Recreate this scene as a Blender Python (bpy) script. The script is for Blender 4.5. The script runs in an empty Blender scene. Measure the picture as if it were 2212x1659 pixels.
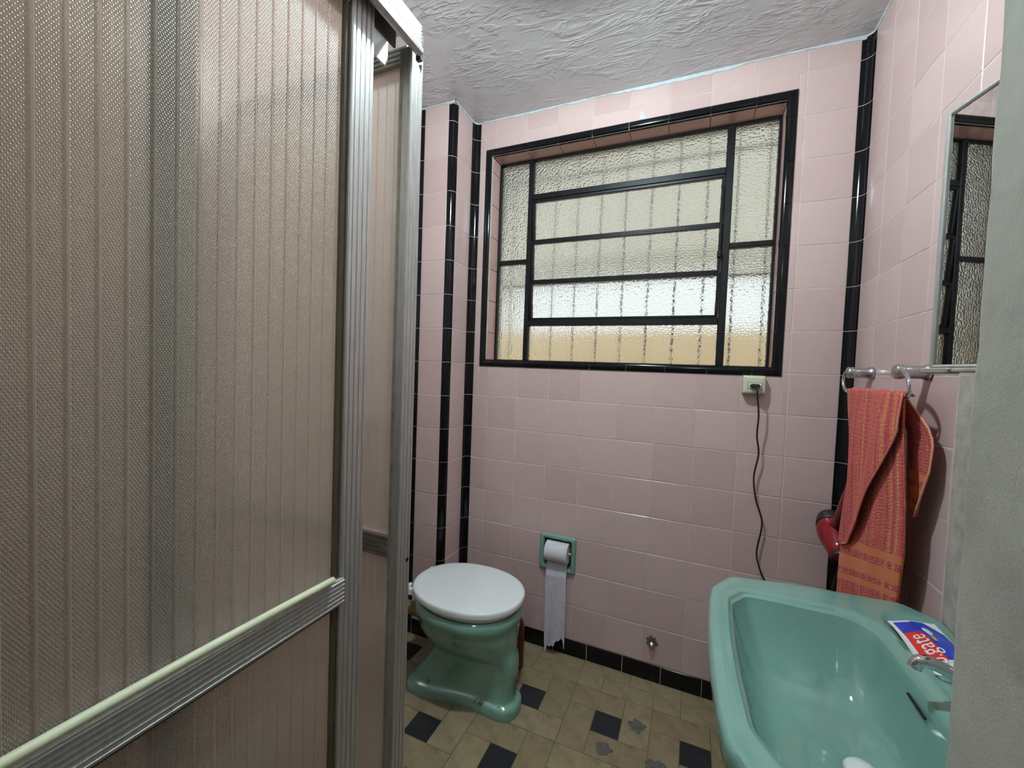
import bpy, math, random
from mathutils import Vector, Matrix
random.seed(7)
SC = bpy.context.scene
COL = SC.collection
PI = math.pi

# ------------------------------------------------------------------ camera
F_PX, W_PX, H_PX = 895.246, 2212.0, 1659.0
cam_d = bpy.data.cameras.new('camera')
cam_d.sensor_fit = 'HORIZONTAL'; cam_d.sensor_width = 36.0
cam_d.lens = F_PX / W_PX * 36.0
cam_d.clip_start = 0.01; cam_d.clip_end = 100
cam = bpy.data.objects.new('camera', cam_d); COL.objects.link(cam)
RX = (0.91578121, 0.40001276, 0.03653185)      # image right
DN = (0.04838411, -0.01956737, -0.99863712)    # image down
FW = (-0.39875275, 0.91630067, -0.03727369)    # forward
cam.matrix_world = Matrix(((RX[0], -DN[0], -FW[0], 0.8974),
                           (RX[1], -DN[1], -FW[1], -1.7769),
                           (RX[2], -DN[2], -FW[2], 1.2705),
                           (0, 0, 0, 1)))
SC.camera = cam

# ------------------------------------------------------------------ world and light
world = bpy.data.worlds.new('overcast_sky'); SC.world = world
world.use_nodes = True
bg = world.node_tree.nodes['Background']
bg.inputs[0].default_value = (0.90, 0.97, 1.0, 1); bg.inputs[1].default_value = 1.3
LAMP_W = 48.0
HALL_FILL_W = 11.0
SC.view_settings.view_transform = 'Standard'
SC.view_settings.look = 'None'
SC.view_settings.exposure = 0.0
SC.view_settings.gamma = 1.0
SC.view_settings.use_curve_mapping = False
SC.cycles.max_bounces = 8; SC.cycles.diffuse_bounces = 3; SC.cycles.glossy_bounces = 3; SC.cycles.transmission_bounces = 7; SC.cycles.transparent_max_bounces = 4
SC.cycles.use_adaptive_sampling = True; SC.cycles.adaptive_threshold = 0.03
SC.cycles.use_light_tree = False

# ------------------------------------------------------------------ helpers
ORG = {}

def tag(o, label=None, cat=None, group=None, kind=None):
    if label: o['label'] = label
    if cat: o['category'] = cat
    if group: o['group'] = group
    if kind: o['kind'] = kind
    return o

def thing(name, loc, label, cat, group=None, kind=None):
    o = bpy.data.objects.new(name, None); COL.objects.link(o)
    o.empty_display_size = 0.05
    o.location = loc; ORG[o.name] = Vector(loc)
    return tag(o, label, cat, group, kind)

class MB:
    def __init__(s): s.v = []; s.f = []; s.sm = []
    def add(s, vs, fs, smooth=False):
        b = len(s.v); s.v += [tuple(p) for p in vs]
        for f in fs: s.f.append([b + i for i in f]); s.sm.append(smooth)
        return s
    def box(s, x0, x1, y0, y1, z0, z1):
        if x0 > x1: x0, x1 = x1, x0
        if y0 > y1: y0, y1 = y1, y0
        if z0 > z1: z0, z1 = z1, z0
        v = [(x, y, z) for z in (z0, z1) for y in (y0, y1) for x in (x0, x1)]
        return s.add(v, [(0, 2, 3, 1), (4, 5, 7, 6), (0, 1, 5, 4), (2, 6, 7, 3), (0, 4, 6, 2), (1, 3, 7, 5)])
    def bbox(s, x0, x1, y0, y1, z0, z1, b=0.003):
        """box with chamfered edges"""
        if x0 > x1: x0, x1 = x1, x0
        if y0 > y1: y0, y1 = y1, y0
        if z0 > z1: z0, z1 = z1, z0
        b = min(b, (x1-x0)*.45, (y1-y0)*.45, (z1-z0)*.45)
        X = (x0, x1); Y = (y0, y1); Z = (z0, z1); vs = []; idx = {}
        for i in (0, 1):
            for j in (0, 1):
                for k in (0, 1):
                    sx, sy, sz = (b if i == 0 else -b), (b if j == 0 else -b), (b if k == 0 else -b)
                    for a, d in ((0, (0, sy, sz)), (1, (sx, 0, sz)), (2, (sx, sy, 0))):
                        idx[(i, j, k, a)] = len(vs); vs.append((X[i]+d[0], Y[j]+d[1], Z[k]+d[2]))
        fs = []
        for i in (0, 1): fs.append([idx[(i, j, k, 0)] for j, k in ((0, 0), (1, 0), (1, 1), (0, 1))])
        for j in (0, 1): fs.append([idx[(i, j, k, 1)] for i, k in ((0, 0), (1, 0), (1, 1), (0, 1))])
        for k in (0, 1): fs.append([idx[(i, j, k, 2)] for i, j in ((0, 0), (1, 0), (1, 1), (0, 1))])
        for j in (0, 1):
            for k in (0, 1): fs.append([idx[(0, j, k, 1)], idx[(1, j, k, 1)], idx[(1, j, k, 2)], idx[(0, j, k, 2)]])
        for i in (0, 1):
            for k in (0, 1): fs.append([idx[(i, 0, k, 0)], idx[(i, 1, k, 0)], idx[(i, 1, k, 2)], idx[(i, 0, k, 2)]])
        for i in (0, 1):
            for j in (0, 1): fs.append([idx[(i, j, 0, 0)], idx[(i, j, 1, 0)], idx[(i, j, 1, 1)], idx[(i, j, 0, 1)]])
        for i in (0, 1):
            for j in (0, 1):
                for k in (0, 1): fs.append([idx[(i, j, k, 0)], idx[(i, j, k, 1)], idx[(i, j, k, 2)]])
        return s.add(vs, fs)
    def prism(s, poly, fn, a, b, smooth=False, caps=True):
        """poly: 2-D points; fn(p, q, t) -> xyz, extruded from t=a to t=b"""
        n = len(poly)
        vs = [fn(p[0], p[1], a) for p in poly] + [fn(p[0], p[1], b) for p in poly]
        s.add(vs, [(i, (i+1) % n, n+(i+1) % n, n+i) for i in range(n)], smooth)
        if caps: s.add(vs, [tuple(range(n-1, -1, -1)), tuple(range(n, 2*n))])
        return s
    def loft(s, rings, smooth=True, cap0=True, cap1=True, closed=True):
        n = len(rings[0]); vs = [p for r in rings for p in r]; fs = []
        m = n if closed else n-1
        for k in range(len(rings)-1):
            for i in range(m):
                j = (i+1) % n
                fs.append((k*n+i, k*n+j, (k+1)*n+j, (k+1)*n+i))
        s.add(vs, fs, smooth)
        if cap0: s.add(rings[0], [tuple(range(n-1, -1, -1))], False)
        if cap1: s.add(rings[-1], [tuple(range(n))], False)
        return s
    def tube(s, path, r, n=12, smooth=True):
        path = [Vector(p) for p in path]
        rad = r if isinstance(r, (list, tuple)) else [r]*len(path)
        rings = []; up = None
        for i, p in enumerate(path):
            d = (path[min(i+1, len(path)-1)] - path[max(i-1, 0)]).normalized()
            if up is None:
                up = Vector((0, 0, 1)) if abs(d.z) < .9 else Vector((1, 0, 0))
            up = (up - d*up.dot(d)).normalized(); sd = d.cross(up)
            rings.append([p + (up*math.cos(2*PI*k/n) + sd*math.sin(2*PI*k/n))*rad[i] for k in range(n)])
        return s.loft(rings, smooth)
    def revolve(s, prof, c, axis=(0, 0, 1), n=24, smooth=True):
        """prof: (radius, distance along axis)"""
        ax = Vector(axis).normalized(); t = Vector((1, 0, 0)) if abs(ax.x) < .9 else Vector((0, 1, 0))
        u = ax.cross(t).normalized(); w = ax.cross(u); c = Vector(c)
        rings = [[c + ax*h + (u*math.cos(2*PI*k/n) + w*math.sin(2*PI*k/n))*max(r, 1e-5) for k in range(n)] for r, h in prof]
        return s.loft(rings, smooth)
    def mesh(s, name, off=Vector((0, 0, 0)), fix=True):
        me = bpy.data.meshes.new(name)
        me.from_pydata([(p[0]-off[0], p[1]-off[1], p[2]-off[2]) for p in s.v], [], s.f)
        me.polygons.foreach_set('use_smooth', s.sm)
        if fix:
            import bmesh
            bm = bmesh.new(); bm.from_mesh(me)
            bmesh.ops.remove_doubles(bm, verts=bm.verts, dist=1e-6)
            bmesh.ops.recalc_face_normals(bm, faces=bm.faces)
            bm.to_mesh(me); bm.free()
        me.update(); return me
    def build(s, name, mat, parent=None, fix=True, autosmooth=None):
        off = Vector((0, 0, 0))
        q = parent
        while q is not None: off = off + Vector(q.location); q = q.parent
        me = s.mesh(name, off, fix); me.materials.append(mat)
        if autosmooth is not None:
            try: me.set_sharp_from_angle(angle=math.radians(autosmooth))
            except Exception: pass
        o = bpy.data.objects.new(name, me); COL.objects.link(o)
        if parent is not None: o.parent = parent
        return o

def centred(o):
    """move a top-level mesh object's origin to the base centre of its mesh"""
    vs = [v.co for v in o.data.vertices]
    c = Vector((sum(v.x for v in vs)/len(vs), sum(v.y for v in vs)/len(vs), min(v.z for v in vs)))
    o.data.transform(Matrix.Translation(-c)); o.location = o.location + c
    return o

def smooth_path(pts, n=8):
    P = [Vector(p) for p in pts]; out = []
    for i in range(len(P)-1):
        p0, p1, p2, p3 = P[max(i-1, 0)], P[i], P[i+1], P[min(i+2, len(P)-1)]
        for k in range(n):
            t_ = k/n
            out.append(.5*((2*p1)+(-p0+p2)*t_+(2*p0-5*p1+4*p2-p3)*t_*t_+(-p0+3*p1-3*p2+p3)*t_**3))
    out.append(P[-1]); return out

# ------------------------------------------------------------------ materials
def srgb(r, g, b):
    f = lambda c: (c/255)/12.92 if c/255 <= .04045 else (((c/255)+.055)/1.055)**2.4
    return (f(r), f(g), f(b), 1)

class NT:
    def __init__(s, name):
        s.m = bpy.data.materials.new(name); s.m.use_nodes = True
        s.t = s.m.node_tree; s.n = s.t.nodes; s.l = s.t.links
        s.p = s.n['Principled BSDF']; s.out = s.n['Material Output']
        s.tc = s.n.new('ShaderNodeTexCoord')
    def new(s, typ, **kw):
        n = s.n.new(typ)
        for k, v in kw.items():
            if k.startswith('i_'):
                key = k[2:].replace('_', ' ')
                n.inputs[key].default_value = v
            else: setattr(n, k, v)
        return n
    def link(s, a, b): s.l.new(a, b)
    def math(s, op, a, b=None, c=None):
        n = s.n.new('ShaderNodeMath'); n.operation = op
        for i, x in enumerate((a, b, c)):
            if x is None: continue
            if isinstance(x, (int, float)): n.inputs[i].default_value = x
            else: s.l.new(x, n.inputs[i])
        return n.outputs[0]
    def noise(s, scale, detail=4, rough=.55, vec=None, dist=0):
        n = s.n.new('ShaderNodeTexNoise'); n.inputs['Scale'].default_value = scale
        n.inputs['Detail'].default_value = min(detail, 3); n.inputs['Roughness'].default_value = rough
        n.inputs['Distortion'].default_value = dist
        s.l.new(vec or s.tc.outputs['Object'], n.inputs['Vector']); return n.outputs['Fac']
    def ramp(s, fac, stops):
        n = s.n.new('ShaderNodeValToRGB'); e = n.color_ramp.elements
        while len(e) < len(stops): e.new(.5)
        for k, (p, c) in enumerate(stops): e[k].position = p; e[k].color = c if len(c) == 4 else (*c, 1)
        s.l.new(fac, n.inputs[0]); return n.outputs[0]
    def mix(s, fac, a, b, mode='MIX'):
        n = s.n.new('ShaderNodeMix'); n.data_type = 'RGBA'; n.blend_type = mode
        for k, x in ((0, fac), (6, a), (7, b)):
            if isinstance(x, (int, float)): n.inputs[k].default_value = x
            elif isinstance(x, tuple): n.inputs[k].default_value = x
            else: s.l.new(x, n.inputs[k])
        return n.outputs[2]
    def bump(s, h, strength=.3, dist=.002, normal=None):
        n = s.n.new('ShaderNodeBump'); n.inputs['Strength'].default_value = strength; n.inputs['Distance'].default_value = dist
        s.l.new(h, n.inputs['Height'])
        if normal: s.l.new(normal, n.inputs['Normal'])
        return n.outputs[0]
    def set(s, col=None, rough=None, metal=None, spec=None, normal=None, **kw):
        def put(k, v):
            if v is None: return
            if isinstance(v, (int, float, tuple)): s.p.inputs[k].default_value = v
            else: s.l.new(v, s.p.inputs[k])
        put('Base Color', col); put('Roughness', rough); put('Metallic', metal); put('Specular IOR Level', spec); put('Normal', normal)
        for k, v in kw.items(): put(k.replace('_', ' '), v)
        return s.m

def simple(name, col, rough=.5, metal=0, spec=.5, var=.06, nscale=12, bump=0, bscale=200, bdist=.001):
    t = NT(name)
    n = t.noise(nscale, 5)
    dark = tuple(c*(1-var) for c in col[:3]) + (1,); lite = tuple(min(1, c*(1+var)) for c in col[:3]) + (1,)
    c = t.ramp(n, [(.3, dark), (.7, lite)])
    nm = t.bump(t.noise(bscale, 3), bump, bdist) if bump else None
    return t.set(c, rough, metal, spec, nm)

def m_tile(name, a, b, rough=.2, bump=.06):
    t = NT(name)
    oi = t.new('ShaderNodeObjectInfo')
    c = t.ramp(oi.outputs['Random'], [(0, a), (1, b)])
    n = t.noise(30, 2)
    c2 = t.mix(t.math('MULTIPLY', n, .14), c, (c_dirt := (0.30, 0.19, 0.17, 1)))
    nm = t.bump(t.noise(18, 0), bump, .004)
    r = t.math('ADD', t.math('MULTIPLY', n, .12), rough-.06)
    return t.set(c2, r, 0, .5, nm)

M = {}
M['pink'] = m_tile('pink_glazed_tile', srgb(198, 170, 167), srgb(207, 181, 177), .24, .10)
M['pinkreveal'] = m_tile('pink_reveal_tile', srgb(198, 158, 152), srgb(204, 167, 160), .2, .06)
M['black'] = simple('black_glazed_tile', (.004, .004, .005, 1), .10, spec=.28, var=.3, nscale=40)
M['grout'] = simple('pale_grout', srgb(196, 183, 176), .85, var=.18, nscale=25, bump=.3, bscale=300)
M['cement'] = simple('bare_cement', srgb(168, 160, 150), .9, var=.2, nscale=30, bump=.5, bscale=220, bdist=.002)

def m_plaster():
    t = NT('grey_painted_plaster')
    n = t.noise(9, 6, .6)
    c = t.ramp(n, [(.35, srgb(150, 147, 137)), (.5, srgb(166, 163, 152)), (.68, srgb(176, 173, 162))])
    st = t.noise(26, 5, .7)
    c = t.mix(t.ramp(st, [(.60, (0, 0, 0)), (.75, (.5, .5, .5))]), c, srgb(126, 121, 110))
    h = t.math('ADD', t.math('MULTIPLY', t.noise(520, 3, .6), .7), t.noise(45, 3, .5))
    return t.set(c, .75, 0, .3, t.bump(h, .32, .0016))
M['plaster'] = m_plaster()

def m_ceiling():
    t = NT('trowelled_ceiling_paint')
    mp = t.new('ShaderNodeMapping'); t.link(t.tc.outputs['Object'], mp.inputs[0])
    mp.inputs['Rotation'].default_value = (0, 0, math.radians(24)); mp.inputs['Scale'].default_value = (4.0, 15, 1)
    a = t.new('ShaderNodeTexNoise'); a.inputs['Scale'].default_value = 1.1; a.inputs['Detail'].default_value = 4; a.inputs['Distortion'].default_value = 1.2
    t.link(mp.outputs[0], a.inputs['Vector'])
    # sharp ridges where the noise crosses a level
    r1 = t.math('ABSOLUTE', t.math('SUBTRACT', a.outputs['Fac'], .5))
    r1 = t.math('SUBTRACT', 1.0, t.math('MINIMUM', t.math('MULTIPLY', r1, 11), 1.0))
    mp2 = t.new('ShaderNodeMapping'); t.link(t.tc.outputs['Object'], mp2.inputs[0])
    mp2.inputs['Rotation'].default_value = (0, 0, math.radians(-12)); mp2.inputs['Scale'].default_value = (5.5, 19, 1)
    b = t.new('ShaderNodeTexNoise'); b.inputs['Scale'].default_value = 1.3; b.inputs['Detail'].default_value = 4; b.inputs['Distortion'].default_value = 1.4
    t.link(mp2.outputs[0], b.inputs['Vector'])
    r2 = t.math('ABSOLUTE', t.math('SUBTRACT', b.outputs['Fac'], .47))
    r2 = t.math('SUBTRACT', 1.0, t.math('MINIMUM', t.math('MULTIPLY', r2, 13), 1.0))
    msk = t.ramp(t.noise(5.5, 4), [(.48, (0, 0, 0)), (.60, (1, 1, 1))])
    msk2 = t.ramp(t.noise(7.5, 4), [(.40, (1, 1, 1)), (.52, (.0, .0, .0))])
    h = t.math('ADD', t.math('MULTIPLY', r1, msk), t.math('MULTIPLY', r2, msk2))
    h = t.math('ADD', h, t.math('MULTIPLY', t.noise(7, 3), 1.6))
    c = t.ramp(t.noise(2.5, 3), [(.3, srgb(208, 205, 206)), (.7, srgb(219, 217, 219))])
    return t.set(c, .33, 0, .45, t.bump(h, .5, .006))
M['ceiling'] = m_ceiling()
M['bluepaint'] = simple('pale_blue_edge_paint', srgb(194, 200, 203), .7, var=.08, nscale=60)

def m_floor(name, a, b, dirt):
    t = NT(name)
    oi = t.new('ShaderNodeObjectInfo')
    c = t.ramp(oi.outputs['Random'], [(0, a), (1, b)])
    n = t.noise(16, 6, .65)
    c = t.mix(t.ramp(n, [(.42, (0, 0, 0)), (.78, (.75, .75, .75))]), c, dirt)
    n2 = t.noise(90, 3)
    c = t.mix(t.ramp(n2, [(.62, (0, 0, 0)), (.75, (.4, .4, .4))]), c, dirt)
    return t.set(c, .62, 0, .35, t.bump(t.noise(60, 4), .15, .001))
M['beige'] = m_floor('worn_beige_tile', srgb(135, 119, 91), srgb(147, 131, 102), srgb(94, 81, 61))
M['floorblack'] = m_floor('worn_black_tile', (.008, .008, .011, 1), (.014, .014, .018, 1), (.02, .018, .016, 1))
M['fgrout'] = simple('dark_floor_grout', srgb(88, 76, 56), .9, var=.2)
M['patch'] = simple('grey_mortar', srgb(92, 88, 82), .9, var=.35, nscale=90, bump=.8, bscale=160, bdist=.003)

def m_ceramic(name, a, dirt=None):
    t = NT(name)
    n = t.noise(420, 2)
    b = tuple(min(1, c*1.06) for c in a[:3]) + (1,); d = tuple(c*.96 for c in a[:3]) + (1,)
    c = t.ramp(n, [(.3, d), (.5, a), (.72, b)])
    c = t.mix(t.ramp(t.noise(7, 5), [(.52, (0, 0, 0)), (.8, (.3, .3, .3))]), c, tuple(x*.7 for x in a[:3]) + (1,))
    return t.set(c, .10, 0, .6, t.bump(t.noise(60, 2), .03, .001), Coat_Weight=.6, Coat_Roughness=.05)
M['teal'] = m_ceramic('sea_green_ceramic', srgb(119, 158, 147))
M['teal2'] = m_ceramic('sea_green_toilet_ceramic', srgb(122, 164, 148))
M['white'] = simple('white_plastic', srgb(234, 238, 238), .22, var=.02)
M['cream'] = simple('aged_cream_plastic', srgb(202, 200, 172), .4, var=.05, nscale=60)
M['blackplastic'] = simple('black_plastic', (.012, .012, .013, 1), .4, var=.2)
M['paper'] = simple('toilet_paper', srgb(214, 214, 218), .95, var=.05, nscale=60, bump=.5, bscale=350)
M['paper2'] = simple('thin_hanging_paper', srgb(198, 194, 204), .95, var=.07, nscale=30, bump=.6, bscale=45, bdist=.003)
M['chrome'] = simple('chrome', (.72, .72, .74, 1), .12, 1, var=.05)
M['dullchrome'] = simple('worn_chrome', (.55, .55, .57, 1), .3, 1, var=.25, nscale=150)
M['iron'] = simple('black_painted_steel', (.006, .006, .007, 1), .4, spec=.22, var=.4, nscale=60, bump=.2, bscale=150)
M['bargrey'] = simple('weathered_steel_bar', (.16, .16, .16, 1), .5, var=.2)
M['rubber'] = simple('brown_gasket', srgb(86, 74, 54), .6, var=.2)
M['rope'] = simple('cream_plastic_tube', srgb(206, 208, 176), .5, var=.06)
M['red'] = simple('dark_red_gloss_plastic', (.22, .006, .010, 1), .16, var=.15)
M['darkred'] = simple('deep_red_plastic', (.07, .005, .007, 1), .3, var=.2)
M['tubewhite'] = simple('white_laminate', srgb(230, 230, 230), .3, var=.03)
M['tubered'] = simple('red_print', srgb(222, 40, 34), .3, var=.04)
M['tubeblue'] = simple('blue_print', srgb(36, 66, 190), .3, var=.35, nscale=35)
M['brown'] = simple('stained_brown_pipe', srgb(120, 98, 66), .6, var=.35, nscale=50)
M['ochre'] = simple('ochre_render', srgb(246, 214, 168), .9, var=.06, nscale=3)
M['soffit'] = simple('beige_soffit', srgb(214, 208, 192), .9, var=.06, nscale=3)
M['bulb'] = None

def m_alu():
    t = NT('brushed_aluminium')
    mp = t.new('ShaderNodeMapping'); t.link(t.tc.outputs['Object'], mp.inputs[0]); mp.inputs['Scale'].default_value = (90, 90, 6)
    n = t.noise(3, 4, .6, mp.outputs[0])
    c = t.ramp(n, [(.3, (.54, .53, .52, 1)), (.7, (.70, .69, .67, 1))])
    return t.set(c, .40, .78, .5)
M['alu'] = m_alu()
M['aludark'] = simple('tarnished_aluminium', (.36, .33, .29, 1), .5, .45, var=.2, nscale=40)

def m_acrylic(name, axis, ph=0.0):
    """embossed translucent sheet: staggered fine dots between smooth ribs"""
    t = NT(name)
    sp = t.new('ShaderNodeSeparateXYZ'); g = t.new('ShaderNodeNewGeometry')
    t.link(g.outputs['Position'], sp.inputs[0])
    u = sp.outputs[axis]; v = sp.outputs[2]
    a = t.math('COSINE', t.math('MULTIPLY', u, 2*PI/.0031))
    b = t.math('COSINE', t.math('MULTIPLY', v, 2*PI/.0056))
    h = t.math('MULTIPLY', a, b)
    h = t.math('SMOOTH_MAX', h, 0.0, .3)
    fr = t.math('FRACT', t.math('ADD', t.math('DIVIDE', u, .02245), ph))
    dd = t.math('ABSOLUTE', t.math('SUBTRACT', fr, .5))
    flat = t.math('LESS_THAN', dd, .44)
    h = t.math('MULTIPLY', h, flat)
    nm = t.bump(h, 1.0, .0010)
    col = t.ramp(t.noise(3, 4), [(.3, srgb(236, 222, 206)), (.7, srgb(242, 230, 216))])
    t.n.remove(t.p)
    df = t.new('ShaderNodeBsdfDiffuse'); tr = t.new('ShaderNodeBsdfTranslucent'); rf = t.new('ShaderNodeBsdfRefraction'); gl = t.new('ShaderNodeBsdfGlossy')
    for n in (df, tr, rf, gl): t.link(nm, n.inputs['Normal'])
    for n in (df, tr): t.link(col, n.inputs['Color'])
    rf.inputs['Color'].default_value = srgb(226, 216, 205); rf.inputs['Roughness'].default_value = .22; rf.inputs['IOR'].default_value = 1.12
    gl.inputs['Roughness'].default_value = .30; gl.inputs['Color'].default_value = (1, 1, 1, 1)
    def mixs(f, x, y):
        n = t.new('ShaderNodeMixShader')
        if isinstance(f, float): n.inputs[0].default_value = f
        else: t.link(f, n.inputs[0])
        t.link(x, n.inputs[1]); t.link(y, n.inputs[2]); return n.outputs[0]
    s = mixs(.58, df.outputs[0], tr.outputs[0])
    s = mixs(.40, s, rf.outputs[0])
    fz = t.new('ShaderNodeFresnel'); fz.inputs[0].default_value = 1.33; t.link(nm, fz.inputs['Normal'])
    s = mixs(fz.outputs[0], s, gl.outputs[0])
    t.link(s, t.out.inputs[0])
    return t.m
M['acrylic_y'] = m_acrylic('embossed_acrylic_door', 1, (1.6084/.02245) % 1)
M['acrylic_x'] = m_acrylic('embossed_acrylic_return', 0, .0)

def m_glass():
    t = NT('hammered_glass')
    v = t.new('ShaderNodeTexVoronoi'); v.voronoi_dimensions = '2D'; v.feature = 'SMOOTH_F1'; v.inputs['Scale'].default_value = 98; v.inputs['Smoothness'].default_value = .25
    v.inputs['Randomness'].default_value = .85
    sx = t.new('ShaderNodeSeparateXYZ'); t.link(t.tc.outputs['Object'], sx.inputs[0])
    cx = t.new('ShaderNodeCombineXYZ'); t.link(sx.outputs[0], cx.inputs[0]); t.link(sx.outputs[2], cx.inputs[1])
    t.link(cx.outputs[0], v.inputs['Vector'])
    h = t.math('SUBTRACT', 1.0, t.math('POWER', v.outputs['Distance'], 1.7))
    nm = t.bump(h, 1.0, .0105)
    t.set((.92, .95, .93, 1), .04, 0, .5, nm, Transmission_Weight=1.0, IOR=1.33)
    # translucent share added to lighten the dark cells of the glass
    tr = t.new('ShaderNodeBsdfTranslucent'); tr.inputs[0].default_value = (.90, .92, .88, 1)
    mx = t.new('ShaderNodeMixShader'); mx.inputs[0].default_value = .13
    t.link(t.p.outputs[0], mx.inputs[1]); t.link(tr.outputs[0], mx.inputs[2]); t.link(mx.outputs[0], t.out.inputs[0])
    return t.m
M['glass'] = m_glass()

def m_mirror():
    t = NT('old_mirror'); n = t.noise(60, 5)
    c = t.ramp(n, [(.25, (.55, .55, .55)), (.6, (.72, .73, .72))])
    return t.set(c, .012, 1, .5)
M['mirror'] = m_mirror()

def m_towel(name, warm):
    t = NT(name)
    sp = t.new('ShaderNodeSeparateXYZ'); t.link(t.tc.outputs['UV'], sp.inputs[0])
    u = sp.outputs[0]; v = sp.outputs[1]
    # vertical chenille stripes of pink, orange and yellow
    s = t.new('ShaderNodeTexNoise'); s.noise_dimensions = '1D'; s.inputs['Scale'].default_value = 17; s.inputs['Detail'].default_value = 4
    t.link(u, s.inputs['W'])
    col = t.ramp(s.outputs['Fac'], [(.34, srgb(202, 66, 66)), (.43, srgb(214, 70, 92)), (.50, srgb(232, 116, 78)), (.56, srgb(214, 74, 96)), (.64, srgb(236, 146, 84))])
    col = t.mix(t.ramp(t.noise(260, 3), [(.42, (0, 0, 0)), (.66, (.7, .7, .7))]), col, srgb(196, 66, 74))
    col = t.mix(t.ramp(t.noise(330, 2), [(.58, (0, 0, 0)), (.7, (.8, .8, .8))]), col, srgb(236, 176, 108))
    # flat woven bands near the bottom hem (v measured from the bottom)
    def band(lo, hi): return t.math('MULTIPLY', t.math('GREATER_THAN', v, lo), t.math('LESS_THAN', v, hi))
    b = t.math('ADD', band(.13, .158), t.math('ADD', band(.188, .252), band(.285, .325)))
    col = t.mix(b, col, srgb(208, 112, 62))
    rib = t.math('ABSOLUTE', t.math('SINE', t.math('MULTIPLY', u, 2*PI*20)))
    rib = t.math('MULTIPLY', rib, t.math('ADD', .75, t.math('MULTIPLY', .35, t.math('SINE', t.math('ADD', t.math('MULTIPLY', v, 420), t.math('MULTIPLY', t.noise(40, 2), 14))))))
    rib = t.math('MULTIPLY', rib, t.math('SUBTRACT', 1.0, b))
    h = t.math('ADD', t.math('MULTIPLY', rib, .8), t.math('MULTIPLY', t.noise(420, 3), t.math('SUBTRACT', 1.15, b)))
    return t.set(col, .95, 0, .1, t.bump(h, .9, .004), Sheen_Weight=.15)
M['towel'] = m_towel('striped_orange_pink_terry', True)
M['hem'] = simple('pale_towel_hem', srgb(226, 150, 128), .95, var=.1, nscale=200)

# ------------------------------------------------------------------ dimensions
T = .152                      # tile pitch
Z0 = 1.137                    # height of joint row 0
ZC = 2.434                    # ceiling
XR = 1.3966                   # right wall
XL = -.300                    # left wall
XK, YK = -.113, -.189         # boxed corner column
YF = -1.765                   # front wall
XJ, YJ = 1.082, -1.369        # corner of the thick plastered doorway
ROWS = [Z0 - j*T for j in range(7, -9, -1)]   # .073 .. 2.353
G = .0020                     # joint width
RC = .030                     # corner strip radius
# window
WX0, WX1, WZ0, WZ1 = -.052, 1.194, 1.277, 2.300     # outside of the black trim
OX0, OX1, OZ0, OZ1 = -.018, 1.163, 1.302, 2.266     # opening
YW = .090

def zbands(z0, z1):
    e = [z0] + [z for z in ROWS if z0 + .006 < z < z1 - .006] + [z1]
    return list(zip(e[:-1], e[1:]))

def ebands(a, b, joints):
    e = [a] + [x for x in sorted(joints) if a + .006 < x < b - .006] + [b]
    return list(zip(e[:-1], e[1:]))

TILE_CACHE = {}
def tile(parent, name, mat, u0, u1, v0, v1, fn, depth=.004, bev=.0012):
    """a bevelled tile; fn(u, v, n) maps to xyz, n = height above the finished face"""
    w = u1-u0-G; h = v1-v0-G
    jit = random.uniform(-.0004, .0004)
    o0 = Vector(fn(0, 0, 0))
    key = (name, mat.name, round(w, 4), round(h, 4), tuple(round(c, 3) for c in (Vector(fn(1, 0, 0))-o0)), tuple(round(c, 3) for c in (Vector(fn(0, 1, 0))-o0)), tuple(round(c, 3) for c in (Vector(fn(0, 0, 1))-o0)))
    if key not in TILE_CACHE:
        b = bev; mb = MB()
        P = lambda u, v, n: Vector(fn(u, v, n)) - o0
        vs = [P(0, 0, -depth), P(w, 0, -depth), P(w, h, -depth), P(0, h, -depth),
              P(0, 0, -b), P(w, 0, -b), P(w, h, -b), P(0, h, -b),
              P(b, b, -b*.2), P(w-b, b, -b*.2), P(w-b, h-b, -b*.2), P(b, h-b, -b*.2),
              P(3*b, 3*b, 0), P(w-3*b, 3*b, 0), P(w-3*b, h-3*b, 0), P(3*b, h-3*b, 0)]
        fs = []
        for k in (0, 4, 8):
            for i in range(4): fs.append((k+i, k+(i+1) % 4, k+4+(i+1) % 4, k+4+i))
        fs.append((12, 13, 14, 15)); fs.append((3, 2, 1, 0))
        mb.add(vs, fs)
        me = mb.mesh(name); me.materials.append(mat); TILE_CACHE[key] = me
    o = bpy.data.objects.new(name, TILE_CACHE[key]); COL.objects.link(o)
    o.location = fn(u0+G/2, v0+G/2, jit); o.parent = parent
    return o

def struct(name, mb, mat, label, cat, fix=True):
    o = mb.build(name, mat, None, fix); return tag(o, label, cat, kind='structure')

# ------------------------------------------------------------------ setting: shells
gd = .0010    # grout sits this far behind the tile face
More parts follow.
